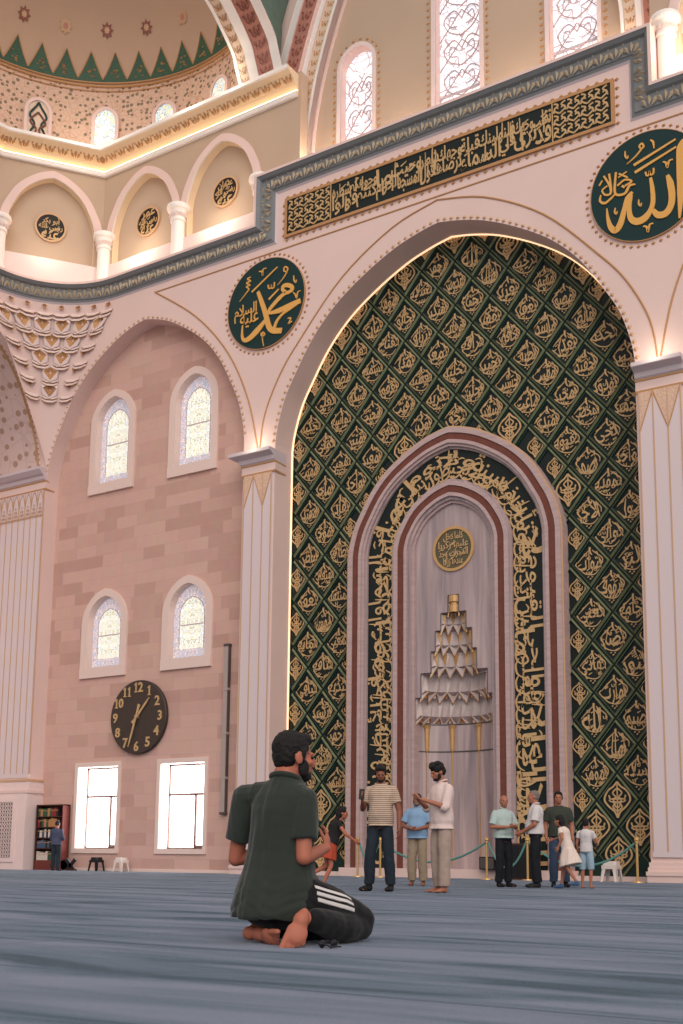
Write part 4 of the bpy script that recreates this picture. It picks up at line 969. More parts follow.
# ------------------------------------------------------------------ clock, pipe, bookcase, stools, barrier
YF = YC
ck = empty('wall_clock', (-26.43, YF-.06, 5.07), 'large round dark bronze wall clock with gold numerals on the stone wall', 'clock')
cx, cz, R = -26.43, 5.07, 1.235; n = 64
ring = lambda q, h: [(cx+q*math.cos(2*PI*k/n), YF-h, cz+q*math.sin(2*PI*k/n)) for k in range(n)]
mb = MB(); mb.face(ring(R*.985, .16), 'dark_bronze'); mb.grid([ring(R*.985, .16), ring(R, .14), ring(R, .03)], 'dark_bronze', closed=True); mb.face(ring(R, .03)[::-1], 'dark_bronze'); mb.build('dial', ck)
cv = lambda u, v, h: (u, YF-.16-h, v)
for k in range(1, 13):
    t = PI/2-k*PI/6; u, v = cx+R*.80*math.cos(t), cz+R*.80*math.sin(t); s = str(k); w = .10 if len(s) == 1 else .175
    if s == '1': w = .07
    mb = MB(); adv = .20 if len(s) == 2 else 0
    for i, dgt in enumerate(s):
        uc = u+(i-.5)*adv if adv else u
        if dgt == '1': mb.box((uc-.025, YF-.19, v-.16), (uc+.025, YF-.16, v+.16), 'gold_script'); mb.box((uc-.065, YF-.186, v-.165), (uc+.065, YF-.16, v-.13), 'gold_script'); ribbon(mb, [(uc-.075, v+.085), (uc-.02, v+.12), (uc+.01, v+.15)], .04, 'gold_script', cv, .022)
        else: letter(mb, dgt, (uc-.12, v-.165, uc+.12, v+.165), 'gold_script', cv, .022, .03, keep=True)
    mb.build('numeral', ck)
def hand(name, ang, L, tail, w, h):
    t = PI/2-math.radians(ang); d = (math.cos(t), math.sin(t)); mb = MB()
    ribbon(mb, [(cx-d[0]*tail, cz-d[1]*tail), (cx-d[0]*tail*.6, cz-d[1]*tail*.6), (cx, cz), (cx+d[0]*L*.7, cz+d[1]*L*.7), (cx+d[0]*L, cz+d[1]*L)], [w*1.7, w*1.1, w, w*.9, w*.3], 'gold_script', lambda u, v, q: (u, YF-h-q, v), .025, smooth=False); mb.build(name, ck)
hand('hour_hand', 41, .80, .28, .085, .19); hand('minute_hand', 197, 1.04, .42, .07, .225)
mb = MB(); mb.poly([(cx+.06*math.cos(2*PI*k/16), cz+.06*math.sin(2*PI*k/16)) for k in range(16)], [], YF-.26, YF-.15, 'gold_script'); mb.build('hub', ck)
pt = empty('wall_conduit', (-22.74, YF, 1.8), 'tall slim grey metal conduit on the stone wall beside the pilaster', 'conduit')
mb = MB(); mb.box((-22.85, YF-.14, 1.8), (-22.69, YF-.01, 7.2), 'metal_grey'); mb.box((-22.69, YF-.12, 1.8), (-22.66, YF-.02, 7.2), 'dark_metal'); mb.build('body', pt)
for z in (1.8, 2.9, 4.3, 5.7, 7.12):
    mb = MB(); mb.box((-22.87, YF-.155, z), (-22.65, YF, z+.08), 'dark_metal' if z in (1.8, 7.12) else 'metal_grey'); mb.build('clamp', pt)

# bookcase in front of the corner pier, open towards the hall
BX0, BX1, BY0, BY1 = -30.78, -29.46, 28.22, 28.54
bc = empty('bookcase', (-30.1, 28.4, 0), 'dark wood bookcase full of books in the corner by the bright window', 'bookcase')
mb = MB()
mb.box((BX0, BY0, 0), (BX0+.04, BY1, 2.22), 'wood_dark'); mb.box((BX0, BY0, 2.18), (BX1, BY1, 2.22), 'wood_dark'); mb.box((BX0, BY1-.02, 0), (BX1, BY1, 2.2), 'wood_dark'); mb.box((BX0, BY0, 0), (BX1, BY1, .33), 'wood_red'); mb.build('carcass', bc)
mb = MB(); mb.box((BX1-.04, BY0-.01, 0), (BX1, BY1, 2.22), 'wood_red'); mb.build('side_panel', bc)
SH = [.33, .74, 1.10, 1.46, 1.82]
for z in SH[1:]:
    mb = MB(); mb.box((BX0+.04, BY0+.01, z-.03), (BX1-.04, BY1-.02, z), 'wood_dark'); mb.build('shelf', bc)
mat('book_green', (58, 84, 62)); mat('book_red', (140, 44, 44)); mat('book_tan', (176, 128, 84)); mat('book_blue', (70, 88, 112)); mat('book_white', (206, 196, 184)); mat('book_black', (46, 38, 36))
BK = [('bottom', .33, ['white', 'white', 'white', 'white', 'white', 'green', 'green', 'black', 'green']), ('second', .74, ['blue', 'blue', 'blue', 'blue', 'black', 'blue', 'black', 'green', 'black']), ('middle', 1.10, ['black', 'white', 'blue', 'white', 'black', 'white', 'black', 'tan', 'black', 'tan']),
      ('fourth', 1.46, ['red', 'black', 'green', 'tan', 'green', 'tan', 'tan', 'tan', 'tan', 'black']), ('top', 1.82, ['green', 'tan', 'green', 'green', 'tan', 'green', 'red', 'red', 'black'])]
ORD = ['first', 'second', 'third', 'fourth', 'fifth', 'sixth', 'seventh', 'eighth', 'ninth', 'tenth']
for nm, z, cs in BK:
    x = BX0+.06
    for i, c in enumerate(cs):
        w = rnd.uniform(.085, .12) if c != 'white' or nm != 'bottom' else .11; h = rnd.uniform(.24, .30); d = rnd.uniform(.20, .26)
        mb = MB(); mb.box((x, BY0+.05, z+.001), (x+w-.008, BY0+.05+d, z+h), 'book_'+c); mb.box((x+.008, BY0+.055, z+h-.001), (x+w-.016, BY0+.05+d, z+h+.0005), 'book_white')
        mb.box((x+.002, BY0+.044, z+h*.7), (x+w-.010, BY0+.05, z+h*.78), 'gold_dull')
        o = mb.build('book', origin=(x, BY0+.05, z)); tag(o, '%s book, %s from the left on the %s shelf of the dark bookcase' % ({'tan': 'tan', 'white': 'cream'}.get(c, c), ORD[i], nm), 'book', 'books in the bookcase'); x += w
def stool(x, y, mt, label, s=1.0, rz=0):
    root = empty('plastic_stool', (0, 0, 0), label, 'stool'); mb = MB(); h = .45*s; a, b = .15*s, .2*s
    sq = lambda q, z, r=.04: [(sx*q+(-r if sx > 0 else r)*k1, sy*q+(-r if sy > 0 else r)*k2, z) for sx, sy, kk in ((-1, -1, 0), (1, -1, 1), (1, 1, 2), (-1, 1, 3)) for k1, k2 in (((0, 1), (1, 0)) if kk in (0, 2) else ((1, 0), (0, 1)))]
    mb.grid([sq(a*.95, h), sq(a, h-.02), sq(a*1.05, h-.10)], mt, closed=True, flip=True); mb.face(sq(a*.95, h), mt); mb.build('seat', root)
    for sx in (-1, 1):
        for sy in (-1, 1):
            mb = MB(); tp, bt = a*1.03, b
            for (dx, dy) in ((1, 0), (0, 1)):
                w = .085*s; t0 = Vector((sx*tp, sy*tp, h-.09)); b0 = Vector((sx*bt, sy*bt, 0)); u = Vector((-sx*dx, -sy*dy, 0)); nrm = Vector((-sx*dy, -sy*dx, 0))*.015
                mb.raw([t0, t0+u*w*1.1, b0+u*w*.75, b0, t0+nrm, t0+u*w*1.1+nrm, b0+u*w*.75+nrm, b0+nrm], [(0, 1, 2, 3), (4, 7, 6, 5), (1, 5, 6, 2), (0, 3, 7, 4), (3, 2, 6, 7), (0, 4, 5, 1)], mt)
            mb.build('leg', root)
    for sx, sy in ((1, 0), (-1, 0), (0, 1), (0, -1)):
        mb = MB(); q = a*1.10; z0, z1 = h*.28, h*.42
        if sx: mb.box((sx*q-.008, -q, h*.62), (sx*q+.008, q, h*.80), mt)
        else: mb.box((-q, sy*q-.008, h*.62), (q, sy*q+.008, h*.80), mt)
        mb.build('apron', root)
    root.location = (x, y, 0); root.rotation_euler.z = rz
    return root
stool(-27.73, 28.15, 'black_plastic', 'black plastic stool on the floor under the bright window'); stool(-26.63, 28.15, 'white_plastic', 'white plastic stool beside the black one below the stone wall'); stool(-10.08, 27.85, 'white_plastic', 'white plastic stool standing before the green tiles by the barrier post', 1.1)
rb = empty('folding_bookrest', (-28.85, 28.1, 0), 'dark folded reading stand leaning on the floor beside the bookcase', 'bookrest')
for s in (-1, 1):
    mb = MB(); mb.box((-29.13, 28.05, .12), (-28.57, 28.09, .24), 'black_plastic', Matrix.Rotation(-s*.75, 3, 'Y'), (-28.85, 28.07, .21)); mb.build('panel', rb)
mb = MB(); mb.box((-29.08, 28.0, 0), (-28.62, 28.15, .05), 'wood_dark'); mb.build('foot', rb)
bx = empty('floor_speaker', (-13.55, 28.2, 0), 'small black speaker box on the base step inside the niche', 'speaker')
mb = MB(); mb.box((-13.85, 28.25, .24), (-13.40, 28.44, .58), 'black_plastic'); mb.build('cabinet', bx)
mb = MB(); mb.box((-13.82, 28.235, .27), (-13.43, 28.25, .55), 'dark_metal'); mb.build('grille', bx)
cb = empty('low_cabinet', (-12.65, 28.2, 0), 'low dark wooden cabinet behind the teal rope by the script band', 'cabinet')
mb = MB(); mb.box((-13.12, 28.05, 0), (-12.16, 28.38, .93), 'wood_dark'); mb.build('carcass', cb)
for x0 in (-13.09, -12.63):
    mb = MB(); mb.box((x0, 28.03, .06), (x0+.44, 28.05, .88), 'black_plastic'); mb.build('door', cb)
POSTS = [(-17.12, 'tall brass post at the left edge of the niche surround'), (-16.40, 'brass post behind the man in the striped shirt'), (-13.22, 'brass post beside the man in the mint polo shirt'), (-12.09, 'brass post in front of the gold script band'), (-9.28, 'brass post before the green tiles next to the right pilaster')]
for x, lab in POSTS:
    root = empty('barrier_post', (x, 27.4, 0), lab, 'barrier post', 'brass barrier posts')
    mb = MB(); mb.lathe((x, 27.4, 0), [(0, .03), (.15, .025), (.16, 0)][::-1], 'brass', 20); mb.build('base', root)
    mb = MB(); mb.lathe((x, 27.4, 0), [(.03, .02), (.03, .92), (.045, .93), (.045, .98)], 'brass', 12); mb.build('pole', root)
    mb = MB(); mb.lathe((x, 27.4, .98), [(.045, 0), (.06, .02), (.055, .06), (.03, .09), (0, .1)], 'brass', 12); mb.build('finial', root)
def rope(x0, x1, sag, lab):
    mb = MB(); x0 += .05; x1 -= .05; pts = [(x0+(x1-x0)*t, 27.4, .92-sag*4*t*(1-t)) for t in [i/20 for i in range(21)]]; mb.tube(pts, .028, 'rope_teal', 8)
    o = mb.build('barrier_rope', origin=(x0, 27.4, .9), smooth=True); tag(o, lab, 'rope', 'teal barrier ropes')
rope(-17.12, -16.40, .45, 'teal rope hanging between the two brass posts behind the striped shirt man'); rope(-16.40, -13.22, .5, 'long teal rope sagging in front of the niche behind the khaki trousers'); rope(-13.22, -12.09, .62, 'teal rope hanging in a deep loop behind the man in the mint polo'); rope(-12.09, -9.28, .55, 'teal rope sagging in front of the green tiles towards the right pilaster')
# ------------------------------------------------------------------ people
def ellip(mb, c, r, mt='skin', R=None, n=14, k=8):
    c = Vector(c); rows = []
    for i in range(1, k):
        t = PI*i/k; rows.append([Vector((r[0]*math.sin(t)*math.cos(2*PI*j/n), r[1]*math.sin(t)*math.sin(2*PI*j/n), -r[2]*math.cos(t))) for j in range(n)])
    f = (lambda v: c+(R @ v)) if R is not None else (lambda v: c+v)
    vs = [f(v) for q in rows for v in q]+[f(Vector((0, 0, -r[2]))), f(Vector((0, 0, r[2])))]; fs = []; m = len(rows)
    for i in range(m-1):
        for j in range(n): fs.append((i*n+j, i*n+(j+1) % n, (i+1)*n+(j+1) % n, (i+1)*n+j))
    for j in range(n): fs.append((m*n, (j+1) % n, j)); fs.append((m*n+1, (m-1)*n+j, (m-1)*n+(j+1) % n))
    mb.raw(vs, fs, mt)
def limb(mb, a, b, ra, rb, mt='skin', n=12):          # tapered limb with rounded ends
    a, b = Vector(a), Vector(b); d = (b-a).normalized(); pts, rs = [], []
    for t in (0, .3, .6, .85): pts.append(a-d*ra*math.cos(t*PI/2)); rs.append(max(.002, ra*math.sin(t*PI/2)))
    pts += [a, b]; rs += [ra, rb]
    for t in (.85, .6, .3, 0): pts.append(b+d*rb*math.cos(t*PI/2)); rs.append(max(.002, rb*math.sin(t*PI/2)))
    mb.tube(pts, rs, mt, n)
def chain(mb, pts, rs, mt='skin', n=14, flat=False):
    if flat:
        P = spline(pts, 4); R = [rs[min(i//4, len(rs)-1)]*(1-(i % 4)/4)+rs[min(i//4+1, len(rs)-1)]*((i % 4)/4) for i in range(len(P))]; mb.tube(P, R, mt, n)
    else:
        for a, b, r0, r1 in zip(pts, pts[1:], rs, rs[1:]): limb(mb, a, b, r0, r1, mt, n)
def spine_loft(mb, pel, neck, right, prof, mt, n=22, lean=0):
    pel, neck = Vector(pel), Vector(neck); up = neck-pel; L = up.length; u = up/L; r = Vector(right); r = (r-u*r.dot(u)).normalized(); f = u.cross(r); rows = []
    for t, rx, ry, yo in prof:
        c = pel+up*t+f*yo; rows.append([c+r*(rx*math.copysign(abs(math.cos(a))**.85, math.cos(a)))+f*(ry*math.copysign(abs(math.sin(a))**.85, math.sin(a))) for a in (2*PI*j/n for j in range(n))])
    mb.grid(rows, mt, closed=True); mb.face(rows[0][::-1], mt); mb.face(rows[-1], mt)
def finish(mb, name, mt, parent, vox=.008, it=3, wr=0, ws=9, wz=1.0, seed=0):
    me = bpy.data.meshes.new('build'); me.from_pydata([tuple(p) for p in mb.v], [], mb.f); me.update()
    o = bpy.data.objects.new('build', me); COL.objects.link(o)
    r = o.modifiers.new('r', 'REMESH'); r.mode = 'VOXEL'; r.voxel_size = vox; r.use_smooth_shade = True
    s = o.modifiers.new('s', 'SMOOTH'); s.factor = .5; s.iterations = it
    m2 = bpy.data.meshes.new_from_object(o.evaluated_get(bpy.context.evaluated_depsgraph_get())); bpy.data.objects.remove(o); bpy.data.meshes.remove(me)
    if wr:
        ns = [v.normal.copy() for v in m2.vertices]
        for v, n in zip(m2.vertices, ns):
            q = Vector((v.co.x*ws+seed, v.co.y*ws, v.co.z*ws*wz)); v.co += n*wr*(noise.noise(q)+.5*noise.noise(q*2.1))
    m2.name = name; m2.materials.clear(); m2.materials.append(M[mt])
    for p in m2.polygons: p.use_smooth = True; p.material_index = 0
    q = bpy.data.objects.new(name, m2); COL.objects.link(q); q.parent = parent; return q
def rotm(yaw, pitch=0, roll=0): return Matrix.Rotation(yaw, 3, 'Z') @ Matrix.Rotation(pitch, 3, 'X') @ Matrix.Rotation(roll, 3, 'Y')
def hand(mb, w, d, nrm, side, curl=.5, s=1.0, point=False):
    w, d, nrm = Vector(w), Vector(d).normalized(), Vector(nrm); nrm = (nrm-d*nrm.dot(d)).normalized(); lat = d.cross(nrm)*side
    R = Matrix((lat, d, nrm)).transposed(); ellip(mb, w+d*.045*s, (.040*s, .055*s, .017*s), 'skin', R)
    for i, (lo, ln) in enumerate(((.031, .068), (.011, .078), (-.010, .072), (-.030, .056))):
        p = w+d*(.088*s)+lat*lo*s; a = curl*(.8+.08*i) if not (point and i == 0) else .1; dd = d+lat*lo*2.0; dd.normalize(); r = .0088*s
        for k in range(3):
            dd = (dd*math.cos(a)+nrm*math.sin(a)).normalized(); nq = nrm
            q = p+dd*ln*s*(.46, .31, .23)[k]; limb(mb, p, q, r, r*.9, 'skin', 8); p = q; r *= .9
            nrm_ = (nrm-dd*nrm.dot(dd))
            if nrm_.length > .05: pass
    p = w+d*.02*s+lat*.028*s; t = (lat*.75+d*.65+nrm*.35).normalized(); q = p+t*.045*s; limb(mb, p, q, .013*s, .011*s, 'skin', 8); t = (t+d*.6+nrm*.4*curl-lat*.4).normalized(); limb(mb, q, q+t*.034*s, .011*s, .009*s, 'skin', 8)
def foot(mb, heel, toe, up, side, s=1.0, bend=0):
    heel, toe, up = Vector(heel), Vector(toe), Vector(up); d = (toe-heel); L = d.length; d.normalize(); up = (up-d*up.dot(d)).normalized(); lat = d.cross(up)*side
    R = Matrix((d.cross(up), d, up)).transposed()
    ellip(mb, heel+d*.035*s+up*.005, (.031*s, .038*s, .032*s), 'skin', R); ellip(mb, heel+d*L*.42+up*.012-lat*.004, (.030*s, .075*s, .030*s), 'skin', R); ellip(mb, heel+d*L*.68+lat*.0, (.043*s, .045*s, .021*s), 'skin', R)
    for i, (lo, ln, r) in enumerate(((.030, .055, .0135), (.012, .048, .0095), (-.004, .043, .009), (-.019, .037, .0085), (-.033, .031, .008))):
        p = heel+d*(L*.80-i*.005)+lat*lo*s; t = (d+lat*lo*3+up*bend).normalized(); limb(mb, p, p+t*ln*s, r*s, r*s*.95, 'skin', 8)
def head(mb, c, R, s=1.0, nose=1):
    c = Vector(c); P = lambda v: c+R @ (Vector(v)*s)
    for v, r in (((0, -.012, .032), (.075, .094, .088)), ((0, .025, -.03), (.062, .074, .085)), ((0, .045, -.078), (.044, .045, .036)), ((0, .104, -.018), (.013, .018, .026)), ((0, .094, .004), (.010, .012, .026)), ((0, .082, .022), (.046, .018, .012)), ((0, .096, -.052), (.022, .010, .007)), ((0, .094, -.063), (.019, .010, .007)), ((.048, .062, -.022), (.02, .02, .018)), ((-.048, .062, -.022), (.02, .02, .018)), ((.074, -.008, -.008), (.010, .024, .033)), ((-.074, -.008, -.008), (.010, .024, .033))):
        ellip(mb, P(v), tuple(q*s for q in r), 'skin', R, 12, 8)
def hairdo(parent, c, R, s, style, mt, vox):
    mb = MB(); c = Vector(c); P = lambda v: c+R @ (Vector(v)*s); E = lambda v, r: ellip(mb, P(v), tuple(q*s for q in r), 'hair', R)
    if style == 'short':
        E((0, -.020, .045), (.083, .096, .086)); E((0, -.046, .004), (.075, .060, .072)); E((0, .040, .090), (.058, .045, .034)); E((.072, .012, .01), (.012, .018, .04)); E((-.072, .012, .01), (.012, .018, .04))
    elif style == 'bushy':
        E((0, -.015, .055), (.092, .105, .092)); E((0, -.055, .0), (.082, .07, .075)); E((0, .05, .095), (.072, .052, .045)); E((.045, .02, .115), (.045, .05, .035)); E((-.045, 0, .12), (.045, .06, .035))
    elif style == 'crop':
        E((0, -.026, .040), (.079, .089, .086)); E((0, -.048, .0), (.076, .062, .070)); E((0, .030, .088), (.05, .04, .026))
    elif style == 'bald':
        E((0, -.060, -.002), (.076, .048, .048)); E((.068, -.02, .01), (.014, .05, .03)); E((-.068, -.02, .01), (.014, .05, .03))
    elif style == 'long':
        E((0, -.018, .045), (.087, .1, .09)); E((0, -.055, -.02), (.084, .07, .10)); E((0, -.085, -.11), (.07, .045, .10)); E((0, .040, .090), (.06, .045, .034))
    return finish(mb, 'hair', mt, parent, vox, 2, wr=.004*s, ws=40)
def beard(parent, c, R, s, mt, vox):
    mb = MB(); c = Vector(c); P = lambda v: c+R @ (Vector(v)*s); E = lambda v, r: ellip(mb, P(v), tuple(q*s for q in r), 'hair', R)
    E((0, .050, -.082), (.050, .050, .036)); E((.056, .028, -.052), (.014, .030, .042)); E((-.056, .028, -.052), (.014, .030, .042)); E((0, .094, -.042), (.026, .012, .006))
    return finish(mb, 'beard', mt, parent, vox, 2)
def eyes(parent, c, R, s):
    for x in (-.03, .03):
        mb = MB(); ellip(mb, Vector(c)+R @ (Vector((x, .086, .004))*s), (.012*s, .008*s, .007*s), 'eye_dark', R, 10, 6); o = mb.build('eye', None, True); o.parent = parent; o.location = (0, 0, 0)
TORSO = [(-.20, .09, .075, .0), (-.10, .155, .105, 0), (.0, .168, .118, 0), (.14, .165, .118, .004), (.34, .148, .110, .01), (.55, .158, .116, .008), (.72, .172, .118, .0), (.84, .162, .104, -.004), (.92, .118, .086, -.006), (.97, .084, .072, -.006), (1.0, .068, .064, -.004), (1.10, .058, .060, .004)]
def person(label, pos, rz, s, sk, J=None, shirt=None, pants=None, hairs=('short', 'hair_dark'), beardm=None, vox=.009, hands=None, feet='shoe', hy=0, hp=0, hr=0, right=(1, 0, 0), belly=0, hs=1.0, shoe='shoe_black', group=None, name='person', slim=1.0):
    root = empty(name, pos, label, 'person', group, rz)
    j = dict(pel=(0, 0, .96), neck=(0, -.01, 1.47), head=(0, .03, 1.625), shR=(.170, -.01, 1.385), shL=(-.170, -.01, 1.385), elR=(.235, -.03, 1.12), elL=(-.235, -.03, 1.12), wrR=(.235, .07, .88), wrL=(-.235, .07, .88),
             hipR=(.084, 0, .91), hipL=(-.084, 0, .91), knR=(.105, .02, .50), knL=(-.105, .02, .50), anR=(.11, -.02, .085), anL=(-.11, -.02, .085), toR=(.135, .19, .03), toL=(-.135, .19, .03))
    j.update(J or {}); j = {k: Vector(v)*s for k, v in j.items()}; RH = rotm(hy, hp, hr); H = hands or {}
    W = lambda rs: [r*s*slim for r in rs]
    b = MB(); spine_loft(b, j['pel'], j['neck'], right, [(t, rx*s*slim, (ry+(belly if .1 < t < .5 else 0))*s, yo*s+(belly*.5*s if .1 < t < .5 else 0)) for t, rx, ry, yo in TORSO], 'skin')
    limb(b, j['neck']+Vector((0, -.0, -.02*s)), j['head']+RH @ Vector((0, -.02*s, -.05*s)), .058*s, .054*s); head(b, j['head'], RH, s*hs)
    for a in 'RL':
        sd = 1 if a == 'R' else -1
        limb(b, j['neck']+(j['sh'+a]-j['neck'])*.35+Vector((0, 0, -.045*s)), j['sh'+a]+Vector((0, 0, -.01*s)), .048*s*slim, .050*s*slim)
        limb(b, j['sh'+a], j['el'+a], .056*s*slim, .042*s*slim); mid = j['el'+a]*.72+j['wr'+a]*.28; limb(b, j['el'+a], mid, .040*s*slim, .042*s*slim); limb(b, mid, j['wr'+a], .042*s*slim, .027*s*slim)
        d, nr, cu = H.get(a, (j['wr'+a]-j['el'+a], (-sd, .2, 0), .45)); hand(b, j['wr'+a], d, nr, sd if (Vector(d).cross(Vector(nr))).length > 0 else sd, cu, s*1.0)
        limb(b, j['hip'+a], j['kn'+a], .088*s*slim, .056*s*slim); mid = j['kn'+a]*.70+j['an'+a]*.30; limb(b, j['kn'+a], mid, .054*s*slim, .058*s*slim); limb(b, mid, j['an'+a], .058*s*slim, .036*s*slim)
        if feet == 'bare' or feet == 'shoe':
            dirn = (j['to'+a]-j['an'+a]); dirn.z = 0; dirn.normalize(); heel = j['an'+a]-dirn*.05*s; heel.z = j['an'+a].z-.05*s
            limb(b, j['an'+a], heel+dirn*.05*s, .036*s, .034*s); tz = heel+dirn*.235*s; tz.z -= .012*s; foot(b, heel, tz, (0, 0, 1), -sd, s)
        else: feet(b, a, j)
    finish(b, 'body', sk, root, vox, 3); eyes(root, j['head'], RH, s*hs)
    if hairs: hairdo(root, j['head'], RH, s*hs, hairs[0], hairs[1], max(vox*.7, .005))
    if beardm: beard(root, j['head'], RH, s*hs, beardm, max(vox*.7, .005))
    if shirt:
        mt, hem, slv, ease = shirt[:4]; b = MB(); e = 1.0
        L = (j['neck']-j['pel']).length; pr = [(t, (rx*slim+ease)*s, (ry+ease*.9+(belly if .1 < t < .5 else 0))*s, yo*s+(belly*.5*s if .1 < t < .5 else 0)) for t, rx, ry, yo in TORSO if t > max(hem+.03, -.13) and t < 1.0]
        h0 = [(hem, (.168*slim+ease*1.25)*s, (.118+ease*1.1+belly*.5)*s, belly*.4*s)]
        spine_loft(b, j['pel'], j['neck'], right, h0+pr+[(.985, .085*s, .075*s, -.002*s), (1.03, .074*s, .07*s, .0)], 'skin')
        for a in 'RL':
            limb(b, j['neck']+(j['sh'+a]-j['neck'])*.3+Vector((0, 0, -.035*s)), j['sh'+a], (.056+ease*.3)*s, (.060*slim+ease*.5)*s)
            if slv <= 1: chain(b, [j['sh'+a].lerp(j['el'+a], .08), j['sh'+a].lerp(j['el'+a], slv*.5), j['sh'+a].lerp(j['el'+a], slv)], [(.062*slim+ease*.5)*s, (.060*slim+ease*.6)*s, (.058*slim+ease*.8)*s], flat=True)
            else: chain(b, [j['sh'+a].lerp(j['el'+a], .08), j['sh'+a].lerp(j['el'+a], .5), j['el'+a], j['el'+a].lerp(j['wr'+a], slv-1)], [(.062*slim+ease*.5)*s, (.056*slim+ease*.5)*s, (.05*slim+ease*.6)*s, (.046*slim+ease*.5)*s], flat=True)
        o = finish(b, 'shirt', mt, root, vox, 3, wr=.007*s, ws=11/s, wz=.55, seed=rz*7)
        if len(shirt) > 4:                  # collar
            cb = MB(); n = j['neck']; cb.tube([n+Vector((.068*s*math.cos(t), .066*s*math.sin(t), (.045 - .03*max(0, math.sin(t)))*s)) for t in [PI/2+2*PI*(k+.5)/16 for k in range(16)]], .013*s, 'skin', 8); finish(cb, 'collar', shirt[4], root, .005, 2)
    if pants:
        mt, wd, end = pants; b = MB(); spine_loft(b, j['pel'], j['neck'], right, [(-.19, .10*s, .085*s, 0), (-.10, (.156*slim+wd*.7)*s, (.108+wd*.7)*s, 0), (.0, (.166*slim+wd*.5)*s, (.115+wd*.5)*s, 0), (.10, (.160*slim+wd*.4)*s, (.112+wd*.4+belly*.6)*s, .003*s)], 'skin')
        for a in 'RL':
            e_ = j['kn'+a].lerp(j['an'+a], end); chain(b, [j['hip'+a]+Vector((0, 0, .03*s)), j['hip'+a].lerp(j['kn'+a], .5), j['kn'+a], j['kn'+a].lerp(j['an'+a], end*.5), e_], [(.080*slim+wd*.4)*s, (.078*slim+wd)*s, (.062*slim+wd*1.1)*s, (.062*slim+wd*1.15)*s, (.050*slim+wd*1.5)*s], flat=True, n=16)
        finish(b, 'trousers', mt, root, vox, 3, wr=.008*s, ws=9/s, wz=.8, seed=3+rz)
    if feet == 'shoe':
        for a in 'RL':
            sd = 1 if a == 'R' else -1; b = MB(); dirn = (j['to'+a]-j['an'+a]); dirn.z = 0; dirn.normalize(); heel = j['an'+a]-dirn*.05*s; z0 = j['an'+a].z-.085*s; R = Matrix((Vector((dirn.y, -dirn.x, 0)), dirn, Vector((0, 0, 1)))).transposed()
            P = lambda v, z: heel+dirn*v*s+Vector((0, 0, z0-heel.z+z*s))
            ellip(b, P(.05, .045), (.042*s, .062*s, .050*s), 'skin', R); ellip(b, P(.13, .040), (.045*s, .09*s, .042*s), 'skin', R); ellip(b, P(.205, .032), (.048*s, .07*s, .032*s), 'skin', R); ellip(b, P(.05, .08), (.045*s, .05*s, .04*s), 'skin', R)
            finish(b, 'shoe', shoe, root, max(.006, vox*.8), 2)
    return root, j
mat('skin_warm', (178, 108, 86), .55, var=.06, vscale=9); mat('skin_tan', (168, 110, 86), .55, var=.05, vscale=9); mat('skin_brown', (142, 90, 70), .55, var=.05, vscale=9)
mat('hair_dark', (26, 22, 22), .6, bump=.5, bscale=120); mat('hair_grey', (120, 112, 108), .7, bump=.5, bscale=120); mat('eye_dark', (30, 24, 22), .3)
mat('tee_green', (42, 49, 43), .85, var=.08, vscale=5, bump=.25, bscale=18, sheen=.2); mat('track_black', (13, 13, 16), .8, bump=.2, bscale=14, sheen=.1); mat('white_stripe', (214, 208, 206), .7)
mat('jeans_dark', (36, 45, 54), .85, var=.15, vscale=7); mat('jeans_blue', (58, 74, 98), .85, var=.15, vscale=7); mat('trouser_black', (24, 26, 32), .85); mat('khaki', (150, 132, 112), .85, var=.06, vscale=6); mat('linen_grey', (168, 148, 136), .85, var=.06, vscale=8)
mat('shirt_blue', (128, 160, 190), .8, var=.05, vscale=6); mat('shirt_white', (222, 200, 194), .8, var=.03, vscale=6); mat('polo_mint', (172, 190, 186), .8, var=.03, vscale=6); mat('shirt_pale', (206, 200, 200), .8); mat('tee_black', (34, 34, 34), .85); mat('tee_dark', (56, 62, 54), .85)
mat('skirt_orange', (176, 72, 48), .8, var=.08, vscale=7); mat('dress_cream', (222, 204, 192), .8, var=.05, vscale=7); mat('shorts_blue', (150, 174, 190), .8); mat('shoe_black', (28, 28, 32), .6); mat('sandal_blue', (66, 96, 130), .6); mat('sweater_blue', (72, 78, 100), .85, var=.1, vscale=8); mat('cap_dark', (44, 42, 52), .8)
def striped():
    m = mat('tee_striped', (196, 172, 152), .85); nt = m.node_tree; L = nt.links; b = nt.nodes['Principled BSDF']; tc = nn(nt, 'ShaderNodeTexCoord'); sp = nn(nt, 'ShaderNodeSeparateXYZ'); L.new(tc.outputs['Object'], sp.inputs[0])
    f = nn(nt, 'ShaderNodeMath', operation='PINGPONG'); f.inputs[1].default_value = .0145; L.new(sp.outputs['Z'], f.inputs[0]); c = nn(nt, 'ShaderNodeMath', operation='GREATER_THAN'); c.inputs[1].default_value = .0085; L.new(f.outputs[0], c.inputs[0])
    mx = nn(nt, 'ShaderNodeMix', data_type='RGBA'); L.new(c.outputs[0], mx.inputs[0]); mx.inputs[6].default_value = lin((206, 182, 160)); mx.inputs[7].default_value = lin((142, 118, 104)); L.new(mx.outputs[2], b.inputs['Base Color'])
striped()
def face_dir(a, b):                # turn so that the figure looks a to the right and b towards the viewer
    d = Vector((.834*a+.551*b, .551*a-.834*b)); return math.atan2(-d.x, d.y)

